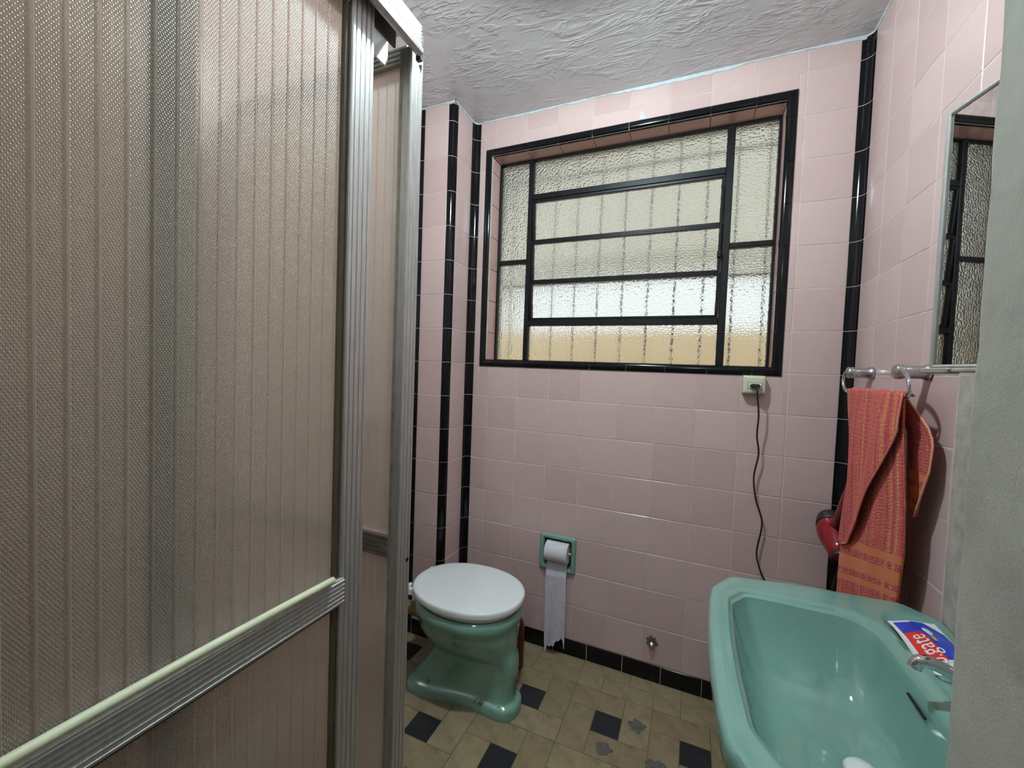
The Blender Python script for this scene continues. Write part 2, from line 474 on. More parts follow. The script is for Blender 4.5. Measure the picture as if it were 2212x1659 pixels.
# back wall with window hole
mb = MB()
mb.box(XL-.15, OX0-.012, gd, .16, 0, ZC); mb.box(OX1+.012, XR+.15, gd, .16, 0, ZC)
NX0, NX1, NZ0, NZ1 = .312, .447, .385, .518      # hole for the paper recess
mb.box(OX0-.012, NX0, gd, .16, 0, OZ0-.012); mb.box(NX1, OX1+.012, gd, .16, 0, OZ0-.012)
mb.box(NX0, NX1, gd, .16, 0, NZ0); mb.box(NX0, NX1, gd, .16, NZ1, OZ0-.012); mb.box(NX0, NX1, .10, .16, NZ0, NZ1)
mb.box(OX0-.012, OX1+.012, gd, .16, OZ1+.012, ZC)
wall_back = struct('wall_back', mb, M['grout'], 'back wall of pink glazed tiles around the window', 'wall')
fb = lambda u, v, n: (u, -n, v)
xj = [i*T for i in range(-1, 10)]
for (a, b) in ebands(XK+RC+.001, XR-RC+.001, xj):
    for (c, d) in zbands(.073, ZC-.004):
        # cut tiles around the window trim
        if b > WX0+.004 and a < WX1-.004 and d > WZ0+.004 and c < WZ1-.004:
            if a < WX0 - .01: tile(wall_back, 'tile', M['pink'], a, WX0, c, d, fb)
            if b > WX1 + .01: tile(wall_back, 'tile', M['pink'], WX1, b, c, d, fb)
            if c < WZ0 - .01: tile(wall_back, 'tile', M['pink'], max(a, WX0) if a < WX0-.01 else a, min(b, WX1) if b > WX1+.01 else b, c, WZ0, fb)
            if d > WZ1 + .01: tile(wall_back, 'tile', M['pink'], max(a, WX0) if a < WX0-.01 else a, min(b, WX1) if b > WX1+.01 else b, WZ1, d, fb)
        elif not (abs(a-2*T) < .01 and abs(c-(Z0-5*T)) < .01):
            tile(wall_back, 'tile', M['pink'], a, b, c, d, fb)
# reveal tiles: head, jambs, sill
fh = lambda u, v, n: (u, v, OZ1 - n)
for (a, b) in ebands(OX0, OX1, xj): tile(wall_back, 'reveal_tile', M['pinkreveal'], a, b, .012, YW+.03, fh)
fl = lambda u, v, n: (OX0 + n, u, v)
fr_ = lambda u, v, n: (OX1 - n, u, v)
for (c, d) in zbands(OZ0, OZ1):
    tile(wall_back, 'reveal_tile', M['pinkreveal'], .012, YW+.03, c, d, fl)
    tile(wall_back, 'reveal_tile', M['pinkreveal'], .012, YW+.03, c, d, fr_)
fs_ = lambda u, v, n: (u, v, OZ0 + n)
for (a, b) in ebands(OX0, OX1, xj): tile(wall_back, 'reveal_tile', M['pink'], a, b, .012, YW+.03, fs_)
# a pale filler spot above the window
mb = MB(); mb.prism([(.640, 2.302), (.672, 2.300), (.668, 2.312), (.656, 2.336), (.650, 2.314)], lambda p, q, t: (p, t, q), -.0012, .001)
mb.build('filler_spot', M['bluepaint'], wall_back)

# right wall
mb = MB(); mb.box(XR+gd, XR+.15, YF, .16, 0, ZC)
wall_right = struct('wall_right', mb, M['cement'], 'right wall of pink glazed tiles behind the mirror and basin', 'wall')
frw = lambda u, v, n: (XR - n, -u, v)
mb = MB(); mb.box(XR+gd-.0002, XR+.01, -.635, .0, 0, ZC); mb.box(XR+gd-.0002, XR+.01, YJ-.02, -.635, 1.289, ZC)
mb.build('grout_bed', M['grout'], wall_right)
yj = [.1772 + k*T for k in range(-1, 12)]
for (a, b) in ebands(RC-.001, -YJ+.02, yj):
    for (c, d) in zbands(.073, ZC-.004):
        if a > .62 and d < 1.30: continue      # bare cement where the tiles are gone
        tile(wall_right, 'tile', M['pink'], a, b, c, d, frw)

# left wall and boxed column
mb = MB(); mb.box(XL-.15, XL-gd, YF, .0, 0, ZC)
wall_left = struct('wall_left', mb, M['grout'], 'left wall of pink tiles behind the shower', 'wall')
flw = lambda u, v, n: (XL + n, -u, v)
yl = [-YK+RC + k*T for k in range(0, 12)]
for (a, b) in ebands(-YK+RC-.001, .80, yl):
    for (c, d) in zbands(.073, ZC-.004): tile(wall_left, 'tile', M['pink'], a, b, c, d, flw)
mb = MB(); mb.box(XL+.0, XL+.003, YF+.002, -.802, .073, ZC)
def m_brickpink():
    t = NT('pink_tile_in_shower')
    br = t.new('ShaderNodeTexBrick', offset=0.0, squash=1.0)
    mp = t.new('ShaderNodeMapping'); mp.inputs['Rotation'].default_value = (0, math.radians(90), math.radians(90)); t.link(t.tc.outputs['Object'], mp.inputs[0])
    sx = t.new('ShaderNodeSeparateXYZ'); t.link(t.tc.outputs['Object'], sx.inputs[0])
    cx = t.new('ShaderNodeCombineXYZ'); t.link(sx.outputs[1], cx.inputs[0]); t.link(sx.outputs[2], cx.inputs[1]); t.link(cx.outputs[0], br.inputs['Vector'])
    br.inputs['Color1'].default_value = srgb(198, 170, 167); br.inputs['Color2'].default_value = srgb(204, 176, 172); br.inputs['Mortar'].default_value = srgb(190, 178, 172)
    br.inputs['Scale'].default_value = 1.0; br.inputs['Mortar Size'].default_value = .0012; br.inputs['Brick Width'].default_value = T; br.inputs['Row Height'].default_value = T
    return t.set(br.outputs['Color'], .25)
M['brickpink'] = m_brickpink()
mb.build('shower_tiling', M['brickpink'], wall_left)
mb = MB(); mb.box(XL-.01, XK-RC, YK+gd, .003, 0, ZC); mb.box(XK-RC-.001, XK-gd, YK+RC, .003, 0, ZC)
wall_column = struct('wall_column', mb, M['grout'], 'boxed pink tiled corner column left of the window', 'wall')
for (c, d) in zbands(.073, ZC-.004):
    tile(wall_column, 'tile', M['pink'], XL+RC-.001, XK-RC+.001, c, d, lambda u, v, n: (u, YK - n, v))
    tile(wall_column, 'tile', M['pink'], RC-.001, -YK-RC+.001, c, d, lambda u, v, n: (XK + n, -u, v))

# front wall with doorway, thick plastered jamb on the right
mb = MB()
mb.box(XL-.15, .44, YF-.16, YF, 0, ZC)
mb.box(.44, XJ, YF-.16, YF, 2.12, ZC)
wall_front = struct('wall_front', mb, M['plaster'], 'plastered front wall beside the doorway', 'wall')
def rough_jamb():
    mb = MB(); n = 90; zs = [ZC*k/n for k in range(n+1)]
    rnd = random.Random(3); ed = []
    for k in range(n+1): ed.append((rnd.uniform(-.0012, .0012), rnd.uniform(-.0016, .0016)))
    rings = []
    for k, z in enumerate(zs):
        a, b = ed[k]; r = .006
        ring = [(XR+.004, YJ), (XJ+r, YJ+b*.3)]
        for q in range(1, 4):
            an = PI/2*q/4; ring.append((XJ+r-r*math.sin(an)+a*.6, YJ-r+r*math.cos(an)+b*.6))
        ring += [(XJ+a*.3, YJ-r), (XJ, YF-.16), (XR+.004, YF-.16)]
        rings.append([(p[0], p[1], z) for p in ring])
    mb.loft(rings, smooth=True)
    return mb
wall_doorway = rough_jamb().build('wall_doorway', M['plaster'], None, True, 40)
tag(wall_doorway, 'rough grey plastered doorway corner at the right', 'wall', kind='structure')

# ceiling
mb = MB(); mb.box(XL-.15, XR+.15, YF-.16, .16, ZC, ZC+.12)
ceiling = struct('ceiling', mb, M['ceiling'], 'trowel textured painted ceiling', 'ceiling')
# ragged paint edge where the ceiling paint runs onto the tiles
def paint_edge(name, pts, nrm, label):
    rnd = random.Random(len(name)*7 + int(abs(pts[0][0])*1000)); mb = MB()
    (x0, y0), (x1, y1) = pts; L = math.hypot(x1-x0, y1-y0); n = max(6, int(L/.012)); vs = []
    run = .008
    for k in range(n+1):
        t_ = k/n; x = x0+(x1-x0)*t_; y = y0+(y1-y0)*t_
        run = min(.015, max(.004, run + rnd.uniform(-.003, .003)))
        d = .0022 + rnd.uniform(0, .0006)
        vs += [(x, y, ZC), (x+nrm[0]*d*1.6, y+nrm[1]*d*1.6, ZC-.0005), (x+nrm[0]*d, y+nrm[1]*d, ZC-run), (x-nrm[0]*.001, y-nrm[1]*.001, ZC-run-.001)]
    fs = []
    for k in range(n):
        for j in range(3): fs.append((k*4+j, k*4+4+j, k*4+5+j, k*4+1+j))
    mb.add(vs, fs); o = mb.build(name, M['bluepaint'], ceiling)
    return o
paint_edge('paint_edge', ((XK, 0), (XR, 0)), (0, -1), '')
paint_edge('paint_edge', ((XR, 0), (XR, YJ)), (-1, 0), '')
paint_edge('paint_edge', ((XK, YK), (XK, 0)), (1, 0), '')
paint_edge('paint_edge', ((XL, YK), (XK, YK)), (0, -1), '')

# ------------------------------------------------------------------ floor
U = .0980
mb = MB(); mb.box(XL-.15, XR+.15, YF-.16, .16, -.08, -gd)
floor = struct('floor', mb, M['fgrout'], 'worn floor of beige oblong tiles and black squares', 'floor')
ff = lambda u, v, n: (u, v, n)
FX, FY = .525, -.147
FB = -.064                    # border strip along the back wall
def fclip(m, x0, x1, y0, y1):
    x0 = max(x0, XL); x1 = min(x1, XR); y0 = max(y0, YF); y1 = min(y1, FB)
    if x0 < XK and y1 > YK:
        if x1 <= XK + .02: y1 = YK
        elif y0 >= YK - .02: x0 = XK
    if x1-x0 > .012 and y1-y0 > .012: tile(floor, 'floor_tile', m, x0, x1, y0, y1, ff, bev=.0008)
P3 = 3*U
for i in range(-3, 4):
    for j in range(-1, 7):
        cx = FX + i*P3; cy = FY - j*P3          # top-left corner of the pinwheel cell
        if cx > XR or cx+P3 < XL or cy-P3 < YF-.3: continue
        fclip(M['floorblack'], cx+U, cx+2*U, cy-2*U, cy-U)
        fclip(M['beige'], cx, cx+2*U, cy-U, cy)
        fclip(M['beige'], cx+2*U, cx+P3, cy-2*U, cy)
        fclip(M['beige'], cx+U, cx+P3, cy-P3, cy-2*U)
        fclip(M['beige'], cx, cx+U, cy-P3, cy-U)
for (a, b) in ebands(XK, XR, [.526+.196*k for k in range(-4, 6)]): tile(floor, 'floor_tile', M['beige'], a, b, FB, 0, ff, bev=.0008)
def patch(cx, cy, r, seed):
    rnd = random.Random(seed); n = 22; mb = MB()
    rr = [r*(1+rnd.uniform(-.22, .22)) for _ in range(n)]
    ring = lambda s, z: [(cx+rr[k]*s*math.cos(2*PI*k/n), cy+rr[k]*s*math.sin(2*PI*k/n)*.9, z+rnd.uniform(-.0006, .0006)) for k in range(n)]
    mb.loft([ring(1.05, -.001), ring(1, .0015), ring(.75, .003), ring(.4, .0022)], smooth=False, cap0=False)
    mb.build('mortar_patch', M['patch'], floor)
patch(.773, -.253, .030, 1); patch(.682, -.396, .027, 2); patch(.850, -.392, .032, 5)

# ------------------------------------------------------------------ black trim strips
def arc(cx, cy, r, a0, a1, n=7): return [(cx+r*math.cos(a0+(a1-a0)*k/n), cy+r*math.sin(a0+(a1-a0)*k/n)) for k in range(n+1)]
TRIM_N = [0]
def strip(poly, core, label):
    TRIM_N[0] += 1
    mb = MB(); mb.prism(core, lambda p, q, t: (p, q, t), .0, ZC)
    tr = struct('trim_%d' % TRIM_N[0], mb, M['grout'], label, 'trim')
    for (c, d) in zbands(.0, ZC-.006):
        mb = MB(); mb.prism(poly, lambda p, q, t: (p, q, t), c+.0012, d-.0012, smooth=True)
        mb.build('strip_piece', M['black'], tr, True, 50)
def cove(xc, yc, sx, sy, r, label):
    c = (xc+sx*r, yc+sy*r)
    a = arc(c[0], c[1], r, math.atan2(-sy*0-0, -sx), math.atan2(-sy, 0)) if False else [
        (c[0]-sx*r*math.cos(PI/2*k/7), c[1]-sy*r*math.sin(PI/2*k/7)) for k in range(8)]
    ins = [(c[0]-sx*(r+.0012)*math.cos(PI/2*k/7), c[1]-sy*(r+.0012)*math.sin(PI/2*k/7)) for k in range(8)]
    e = .004
    strip(a + [(c[0], yc-sy*e), (xc-sx*e, yc-sy*e), (xc-sx*e, c[1])], ins + [(c[0], yc-sy*e), (xc-sx*e, yc-sy*e), (xc-sx*e, c[1])], label)
cove(XR, 0, -1, -1, RC, 'black glazed corner strip at the right of the window')
cove(XK, 0, 1, -1, RC, 'black glazed strip in the inner corner left of the window')
cove(XL, YK, 1, -1, RC, 'leftmost black glazed strip, beside the shower post')
cc = (XK-RC, YK+RC)
ar = [(cc[0]+RC*math.sin(PI/2*k/7), cc[1]-RC*math.cos(PI/2*k/7)) for k in range(8)]
ai = [(cc[0]+(RC-.0012)*math.sin(PI/2*k/7), cc[1]-(RC-.0012)*math.cos(PI/2*k/7)) for k in range(8)]
strip(ar + [cc], ai + [cc], 'black rounded strip on the outer corner of the boxed column')

# window surround: bullnose pieces
def bull(k, r=.006, w0=0., w1=1.): pass
TRIM_N[0] += 1
mb = MB()
for (x0, x1, z0, z1) in ((WX0, OX0, WZ0, WZ1), (OX1, WX1, WZ0, WZ1), (OX0, OX1, WZ0, OZ0), (OX0, OX1, OZ1, WZ1)):
    mb.box(x0+.001, x1-.001 if x1 != OX0 else x1-.0, -.001, .012, z0+.001, z1-.001)
surround = struct('trim_%d' % TRIM_N[0], mb, M['grout'], 'black glazed tile border around the window', 'trim')
def bnose(w):
    """profile across the strip: a = 0 outer edge .. w opening edge; n = proud of the wall"""
    return [(0, -.004), (0, .0), (.0025, .005), (.007, .0078), (w*.5, .009), (w-.008, .0078), (w-.002, .004), (w, -.002), (w, -.012), (w-.004, -.012)]
PB = bnose(.0335)
def mitre(piece_along, horiz, sgn, edge, a, b, m0, m1):
    mb = MB(); n = len(PB); vs = []
    for end, mt in ((a, m0), (b, m1)):
        for p, q in PB:
            al = end + mt*p; ac = edge + sgn*p
            vs.append((al, -q, ac) if horiz else (ac, -q, al))
    mb.add(vs, [(i, (i+1) % n, n+(i+1) % n, n+i) for i in range(n)], True)
    mb.add(vs, [tuple(range(n-1, -1, -1)), tuple(range(n, 2*n))])
    mb.build('border_piece', M['black'], surround, True, 45)
for horiz, sgn, edge, lo, hi, joints in ((True, -1, WZ1, WX0, WX1, xj), (True, 1, WZ0, WX0, WX1, [.03+.1525*k for k in range(0, 9)]),
                                         (False, 1, WX0, WZ0, WZ1, ROWS), (False, -1, WX1, WZ0, WZ1, ROWS)):
    bs = ebands(lo, hi, [j for j in joints if lo+.045 < j < hi-.045])
    for k, (a, b) in enumerate(bs):
        mitre(None, horiz, sgn, edge, a+(.0006 if k == 0 else .0009), b-(.0006 if k == len(bs)-1 else .0009), 1 if k == 0 else 0, -1 if k == len(bs)-1 else 0)

# baseboards
def base_run(name, a, b, joints, fn, label):
    mb = MB(); mb.add([fn(a, 0, -.003), fn(b, 0, -.003), fn(b, .071, -.003), fn(a, .071, -.003), fn(a, 0, -.0016), fn(b, 0, -.0016), fn(b, .071, -.0016), fn(a, .071, -.0016)],
                      [(0, 1, 2, 3), (4, 5, 6, 7), (0, 1, 5, 4), (1, 2, 6, 5), (2, 3, 7, 6), (3, 0, 4, 7)])
    o = struct(name, mb, M['grout'], label, 'baseboard')
    for (c, d) in ebands(a, b, joints): tile(o, 'base_tile', M['black'], c, d, .0, .0725, fn, depth=.008, bev=.0016)
bj = [.5272+.1535*k for k in range(-6, 7)]
base_run('baseboard_back', XK+RC+.001, XR-RC-.001, bj, lambda u, v, n: (u, -n-.003, v), 'low black tile skirting along the back wall')
base_run('baseboard_right', RC+.001, .62, [.18+T*k for k in range(9)], lambda u, v, n: (XR-n-.003, -u, v), 'low black tile skirting along the right wall')
base_run('baseboard_column', XL+RC+.001, XK-RC-.001, [], lambda u, v, n: (u, YK-n-.003, v), 'low black tile skirting on the boxed column front')
base_run('baseboard_left', -YK+RC+.001, .80, [-YK+RC+T*k for k in range(9)], lambda u, v, n: (XL+n+.003, -u, v), 'low black tile skirting along the left wall')

# ------------------------------------------------------------------ window
window = thing('window_1', (.5725, YW, OZ0), 'black steel window with hammered glass panes', 'window', kind='structure')
fy0, fy1 = YW-.004, YW+.026
mb = MB()
fw = .009
mb.bbox(OX0, OX0+fw, fy0, fy1, OZ0, OZ1, .002); mb.bbox(OX1-fw, OX1, fy0, fy1, OZ0, OZ1, .002)
mb.bbox(OX0+fw, OX1-fw, fy0, fy1, OZ0, OZ0+.012, .002); mb.bbox(OX0+fw, OX1-fw, fy0, fy1, OZ1-.008, OZ1, .002)
mb.build('frame', M['iron'], window)
ML, MR = .148, .992           # mullion centres
for mx, nm in ((ML, 0), (MR, 1)):
    w = .011 if nm == 0 else .014
    mb = MB(); mb.bbox(mx-w, mx+w, fy0-.003, fy1, OZ0+.012, OZ1-.008, .002); mb.build('mullion', M['iron'], window)
SZ = [1.492, 1.692, 1.882, 2.087]
for (x0, x1, z) in ((OX0+fw, ML-.011, 1.788), (MR+.014, OX1-fw, 1.790)):
    mb = MB(); mb.bbox(x0, x1, fy0, fy1, z-.010, z+.010, .002); mb.build('glazing_bar', M['iron'], window)
for z in (SZ[0], SZ[3]):
    mb = MB(); mb.bbox(ML+.011, MR-.014, fy0-.002, fy1, z-.013, z+.013, .002); mb.build('transom', M['iron'], window)
def pane(x0, x1, z0, z1, parent, y=YW+.012):
    mb = MB(); mb.box(x0, x1, y-.002, y+.002, z0, z1); return mb.build('pane', M['glass'], parent)
pane(OX0+fw, ML-.011, OZ0+.012, 1.778, window); pane(OX0+fw, ML-.011, 1.798, OZ1-.008, window)
pane(MR+.014, OX1-fw, OZ0+.012, 1.780, window); pane(MR+.014, OX1-fw, 1.800, OZ1-.008, window)
pane(ML+.011, MR-.014, SZ[3]+.013, OZ1-.008, window); pane(ML+.011, MR-.014, OZ0+.012, SZ[0]-.013, window)
# three pivoting sashes, slightly open
for k in range(3):
    z0 = SZ[k]+.013; z1 = SZ[k+1]-.013 + (0 if k == 2 else .009)
    if k: z0 = SZ[k]-.006
    zc = (z0+z1)/2; x0, x1 = ML+.012, MR-.015
    loc = Vector(((x0+x1)/2, YW+.010, zc))
    sash = MB()
    s = .011
    hw = (x1-x0)/2; hh = (z1-z0)/2-.0015
    for (a, b, c, d) in ((-hw, hw, -hh, -hh+s), (-hw, hw, hh-s, hh), (-hw, -hw+s, -hh+s, hh-s), (hw-s, hw, -hh+s, hh-s)):
        sash.bbox(a, b, -.012, .012, c, d, .0015)
    me = sash.mesh('sash'); me.materials.append(M['iron'])
    so = bpy.data.objects.new('sash', me); COL.objects.link(so); so.parent = window
    so.location = loc - Vector(window.location); so.rotation_euler = (math.radians(3.5), 0, 0)
    g = MB(); g.box(-hw+s, hw-s, .001, .005, -hh+s, hh-s); me = g.mesh('pane'); me.materials.append(M['glass'])
    po = bpy.data.objects.new('pane', me); COL.objects.link(po); po.parent = so
mb = MB(); mb.bbox(MR-.026, MR-.018, fy0-.022, fy0-.012, 1.52, 2.02, .002)
mb.bbox(MR-.030, MR-.016, fy0-.030, fy0-.004, 1.74, 1.765, .002)
mb.build('lever_bar', M['iron'], window)

# ------------------------------------------------------------------ outside the window
mb = MB(); mb.box(-6, 8, .16, 12, -.5, -.08); ground = struct('ground_outside', mb, M['cement'], 'cement yard outside the window', 'ground')
mb = MB(); mb.box(-3.5, 5, 1.75, 1.95, -.08, 1.66); nb = struct('wall_yard', mb, M['ochre'], 'ochre yard wall seen through the lowest panes', 'wall')
nbh = thing('neighbour_house', (.5, 4.6, -.08), 'pale beige upper storey beyond the yard wall, seen through the top panes', 'building')
mb = MB(); mb.box(-6, 7, 4.0, 5.6, 3.12, 6.6); mb.build('upper_storey', M['soffit'], nbh)
for x in (-5.8, -2.5, 3.4, 6.6):
    mb = MB(); mb.box(x-.1, x+.1, 4.1, 4.3, -.08, 3.12); mb.build('pillar', M['soffit'], nbh)
mb = MB(); mb.box(-6.2, 7.2, 3.8, 5.8, 6.6, 6.75); mb.build('roof_slab', M['soffit'], nbh)
gr = thing('security_grille', (.5725, .20, OZ0), 'dark steel security bars behind the hammered glass', 'grille')
for k in range(11):
    x = OX0+.012 + k*.1155
    mb = MB(); mb.tube([(x, .205, OZ0-.06), (x, .205, OZ1+.06)], .0034, 8); mb.build('bar', M['bargrey'], gr)
for z, r in ((1.70, .006), (2.235, .006), (OZ0-.05, .006)):
    mb = MB(); mb.bbox(OX0-.05, OX1+.05, .205-r*.6, .205+r*.6, z-r, z+r, .001); mb.build('cross_bar', M['bargrey'], gr)
for z in (OZ0-.05, 2.235):
    for x in (OX0-.045, OX1+.045):
        mb = MB(); mb.box(x-.006, x+.006,   .1602, .205, z-.006, z+.006); mb.build('lug', M['bargrey'], gr)

# ------------------------------------------------------------------ hall behind the camera
mb = MB(); mb.box(-1.2, 2.6, -3.4, YF-.16, -.08, 0)
struct('hall_floor', mb, M['beige'], 'hall floor behind the doorway', 'floor')
mb = MB(); mb.box(-1.2, 2.6, -3.4, YF-.16, 2.55, 2.65); struct('hall_ceiling', mb, M['ceiling'], 'hall ceiling behind the doorway', 'ceiling')
mb = MB(); mb.box(-1.2, 2.6, -3.5, -3.4, -.08, 2.65); mb.box(-1.3, -1.2, -3.5, YF-.16, -.08, 2.65); mb.box(2.6, 2.7, -3.5, YF-.16, -.08, 2.65)
mb.box(-1.3, XL-.15, YF-.16, YF-.10, -.08, 2.65); mb.box(XR, 2.7, YF-.16, YF-.10, -.08, 2.65); mb.box(XL-.15, XR, YF-.16, YF-.10, ZC, 2.65)
struct('wall_hall', mb, M['plaster'], 'plastered hall walls behind the doorway', 'wall')

# ------------------------------------------------------------------ ceiling lamp (above the frame)
def m_bulb():
    t = NT('lit_bulb'); return t.set((1, 1, 1, 1), .4, Emission_Color=(.88, .97, 1.0, 1), Emission_Strength=30.0)
M['bulb'] = m_bulb(); M['bulb'].cycles.emission_sampling = 'NONE'
LX, LY = .59, -.90
lamp = thing('ceiling_lamp', (LX, LY, ZC), 'white bulb under an added light-blocking saucer on the ceiling', 'lamp')
mb = MB(); mb.revolve([(.05, 0), (.05, -.010), (.025, -.014), (.022, -.030), (.02, -.034)], (LX, LY, ZC)); mb.build('socket', M['white'], lamp)
mb = MB(); mb.revolve([(.022, -.030), (.10, -.062), (.150, -.088), (.160, -.096), (.158, -.097), (.148, -.090), (.098, -.065), (.021, -.034)], (LX, LY, ZC), n=40); mb.build('baffle', M['white'], lamp)  # added to keep direct bulb light off the ceiling
mb = MB(); mb.revolve([(.012, -.034), (.016, -.044), (.026, -.062), (.028, -.075), (.022, -.090), (.010, -.098), (.0, -.099)], (LX, LY, ZC)); mb.build('bulb', M['bulb'], lamp)
ld = bpy.data.lights.new('bulb_light', 'POINT'); ld.energy = LAMP_W; ld.shadow_soft_size = .028; ld.color = (.76, .93, .975)
lo = bpy.data.objects.new('bulb_light', ld); COL.objects.link(lo); lo.parent = lamp; lo.location = (0, 0, -.130)
ld2 = bpy.data.lights.new('hall_fill_light', 'POINT'); ld2.energy = HALL_FILL_W; ld2.shadow_soft_size = .08; ld2.color = (.78, .93, .97)  # fill light added in the unseen hall to brighten the room
hl = thing('hall_fill_lamp', (.9, -2.7, 2.55), 'added globe fill lamp on the unseen hall ceiling', 'lamp')
mb = MB(); mb.revolve([(.04, 0), (.05, -.02), (.09, -.05), (.1, -.09), (.08, -.14), (.03, -.165), (0, -.168)], (.9, -2.7, 2.55)); mb.build('globe', M['bulb'], hl)
lo2 = bpy.data.objects.new('hall_fill_light', ld2); COL.objects.link(lo2); lo2.parent = hl; lo2.location = (0, 0, -.26)

# ------------------------------------------------------------------ shower enclosure
def flute_face(y0, y1, z0, z1, x, depth, n=4, vertical=True, rise=-.0026):
    """extruded aluminium bar, face towards +X at x, grooves along its length (z if vertical else y)"""
    lo, hi = (y0, y1) if vertical else (z0, z1)
    w = hi-lo; pr = [(lo, x-depth), (lo, x-.002), (lo+.002, x)]
    for k in range(n):
        c = lo + w*(k+.8)/(n+.6)
        pr += [(c-.0016, x), (c-.0008, x+rise), (c+.0008, x+rise), (c+.0016, x)]
    pr += [(hi-.002, x), (hi, x-.002), (hi, x-depth)]
    mb = MB()
    if vertical: mb.prism(pr, lambda p, q, t: (q, p, t), z0, z1)
    else: mb.prism(pr, lambda p, q, t: (q, t, p), y0, y1)
    return mb

def flute_face_y(x0, x1, z0, z1, y, depth, n=4, vertical=True):
    """same, face towards -Y at y"""
    lo, hi = (x0, x1) if vertical else (z0, z1)
    w = hi-lo; pr = [(lo, y+depth), (lo, y+.002), (lo+.002, y)]
    for k in range(n):
        c = lo + w*(k+.8)/(n+.6)
        pr += [(c-.0016, y), (c-.0008, y+.0026), (c+.0008, y+.0026), (c+.0016, y)]
    pr += [(hi-.002, y), (hi, y+.002), (hi, y+depth)]
    mb = MB()
    if vertical: mb.prism(pr, lambda p, q, t: (p, q, t), z0, z1)
    else: mb.prism(pr, lambda p, q, t: (t, q, p), x0, x1)
    return mb

def ribbed_sheet(a0, a1, z0, z1, fn, phase, pitch=.02245, face=1):
    """thin embossed sheet with slim raised ribs; fn(a, n, z)"""
    pts = [a0]; k = math.ceil((a0-phase)/pitch)
    while phase + k*pitch < a1:
        c = phase + k*pitch
        for d in (-.0018, -.0009, .0009, .0018):
            if a0 < c+d < a1: pts.append(c+d)
        k += 1
    pts.append(a1)
    def hgt(a):
        d = abs(((a-phase)/pitch + .5) % 1 - .5)*pitch
        return .0011 if d < .0013 else 0
    mb = MB(); vs = []
    nz = 2
    for a in pts:
        for q in range(nz+1): vs.append(fn(a, hgt(a), z0+(z1-z0)*q/nz))
    fs = []
    for i in range(len(pts)-1):
        for q in range(nz): fs.append((i*(nz+1)+q, (i+1)*(nz+1)+q, (i+1)*(nz+1)+q+1, i*(nz+1)+q+1))
    mb.add(vs, fs); return mb

ZK = .10                      # kerb height
XS = .370                     # outer face of the shower front
YP0, YP1 = -1.110, -1.070     # corner post
mb = MB(); mb.bbox(XS-.085, XS+.01, YF, YP1+.02, 0, ZK, .006); mb.bbox(XL, XS-.086, YP0-.04, YP1+.02, 0, ZK, .006)
kerb = tag(mb.build('shower_kerb', M['cement']), 'low cement kerb under the shower enclosure', 'kerb', kind='structure')
enc = thing('shower_enclosure', (XS-.03, YP1-.02, ZK), 'aluminium shower frame with embossed acrylic end panel beside the toilet', 'shower')
mb = flute_face(YP0, YP1, ZK, 1.885, XS, .022, 3)
post_o = mb.build('corner_post', M['alu'], enc)
mb = MB(); mb.box(XS-.026, XS-.0225, YP0, YP1, ZK, 1.885); mb.box(XS-.0235, XS-.018, YP0-.0005, YP0+.004, ZK, 1.885)
mb.build('post_channel', M['aludark'], enc)
for z in (1.865, .865):
    mb = MB(); mb.revolve([(.0045, 0), (.0045, .0012), (.002, .0016), (.002, .0006)], (XS-.0005, YP1-.010, z), (1, 0, 0), 12); mb.build('screw', M['iron'], post_o)
# header: outer fascia with grooves, open channel beneath, runs along Y
mb = MB()
HX = .392
pr = [(1.862, HX-.004), (1.866, HX+.003), (1.872, HX+.004), (1.880, HX-.001)]
for k in range(5):
    c = 1.888 + k*.0064
    pr += [(c-.0017, HX-.001), (c-.0008, HX-.0048), (c+.0008, HX-.0048), (c+.0017, HX-.001)]
pr += [(1.920, HX-.003), (1.922, HX-.006), (1.922, .305), (1.862, .305), (1.862, .309), (1.914, .309), (1.914, HX-.010), (1.870, HX-.010), (1.866, HX-.012)]
mb.prism(pr, lambda p, q, t: (q, t, p), YF, -1.106)
mb.build('header_track', M['alu'], enc)
mb = MB(); mb.box(.345, .349, YF, -1.13, 1.872, 1.9135); mb.build('track_divider', M['rubber'], enc)  # dark colour stands in for the shade inside the track
mb = MB(); mb.box(HX-.014, HX-.003, -1.106, -1.098, 1.858, 1.905); mb.build('track_end_cap', M['blackplastic'], enc)
# return panel, parallel to the back wall
YR = -1.086
mb = flute_face_y(XL+.002, XS-.024, 1.871, 1.906, YR-.008, .020, 3, False); mb.build('top_rail', M['aludark'], enc)
mb = flute_face_y(XL+.002, XS-.024, .864, .911, YR-.008, .020, 4, False); mb.build('mid_rail', M['aludark'], enc)
mb = flute_face_y(XL+.002, XS-.024, ZK, ZK+.04, YR-.008, .020, 3, False); mb.build('bottom_rail', M['aludark'], enc)
fx = lambda a, n, z: (a, YR-n, z)
o = ribbed_sheet(XL+.002, XS-.024, .909, 1.873, fx, .0, face=-1).build('acrylic_panel', M['acrylic_x'], enc, False)
o = ribbed_sheet(XL+.002, XS-.024, ZK+.038, .866, fx, .0, face=-1).build('acrylic_panel', M['acrylic_x'], enc, False)
mb = MB(); mb.bbox(XL+.001, XL+.022, YR-.012, YR+.014, ZK, 1.905, .002); mb.build('wall_channel', M['alu'], enc)
mb = MB(); mb.box(.300, XS-.005, YF, YP0-.002, ZK, ZK+.012); mb.box(.330, .334, YF, YP0-.002, ZK+.012, ZK+.026); mb.build('floor_track', M['alu'], enc)

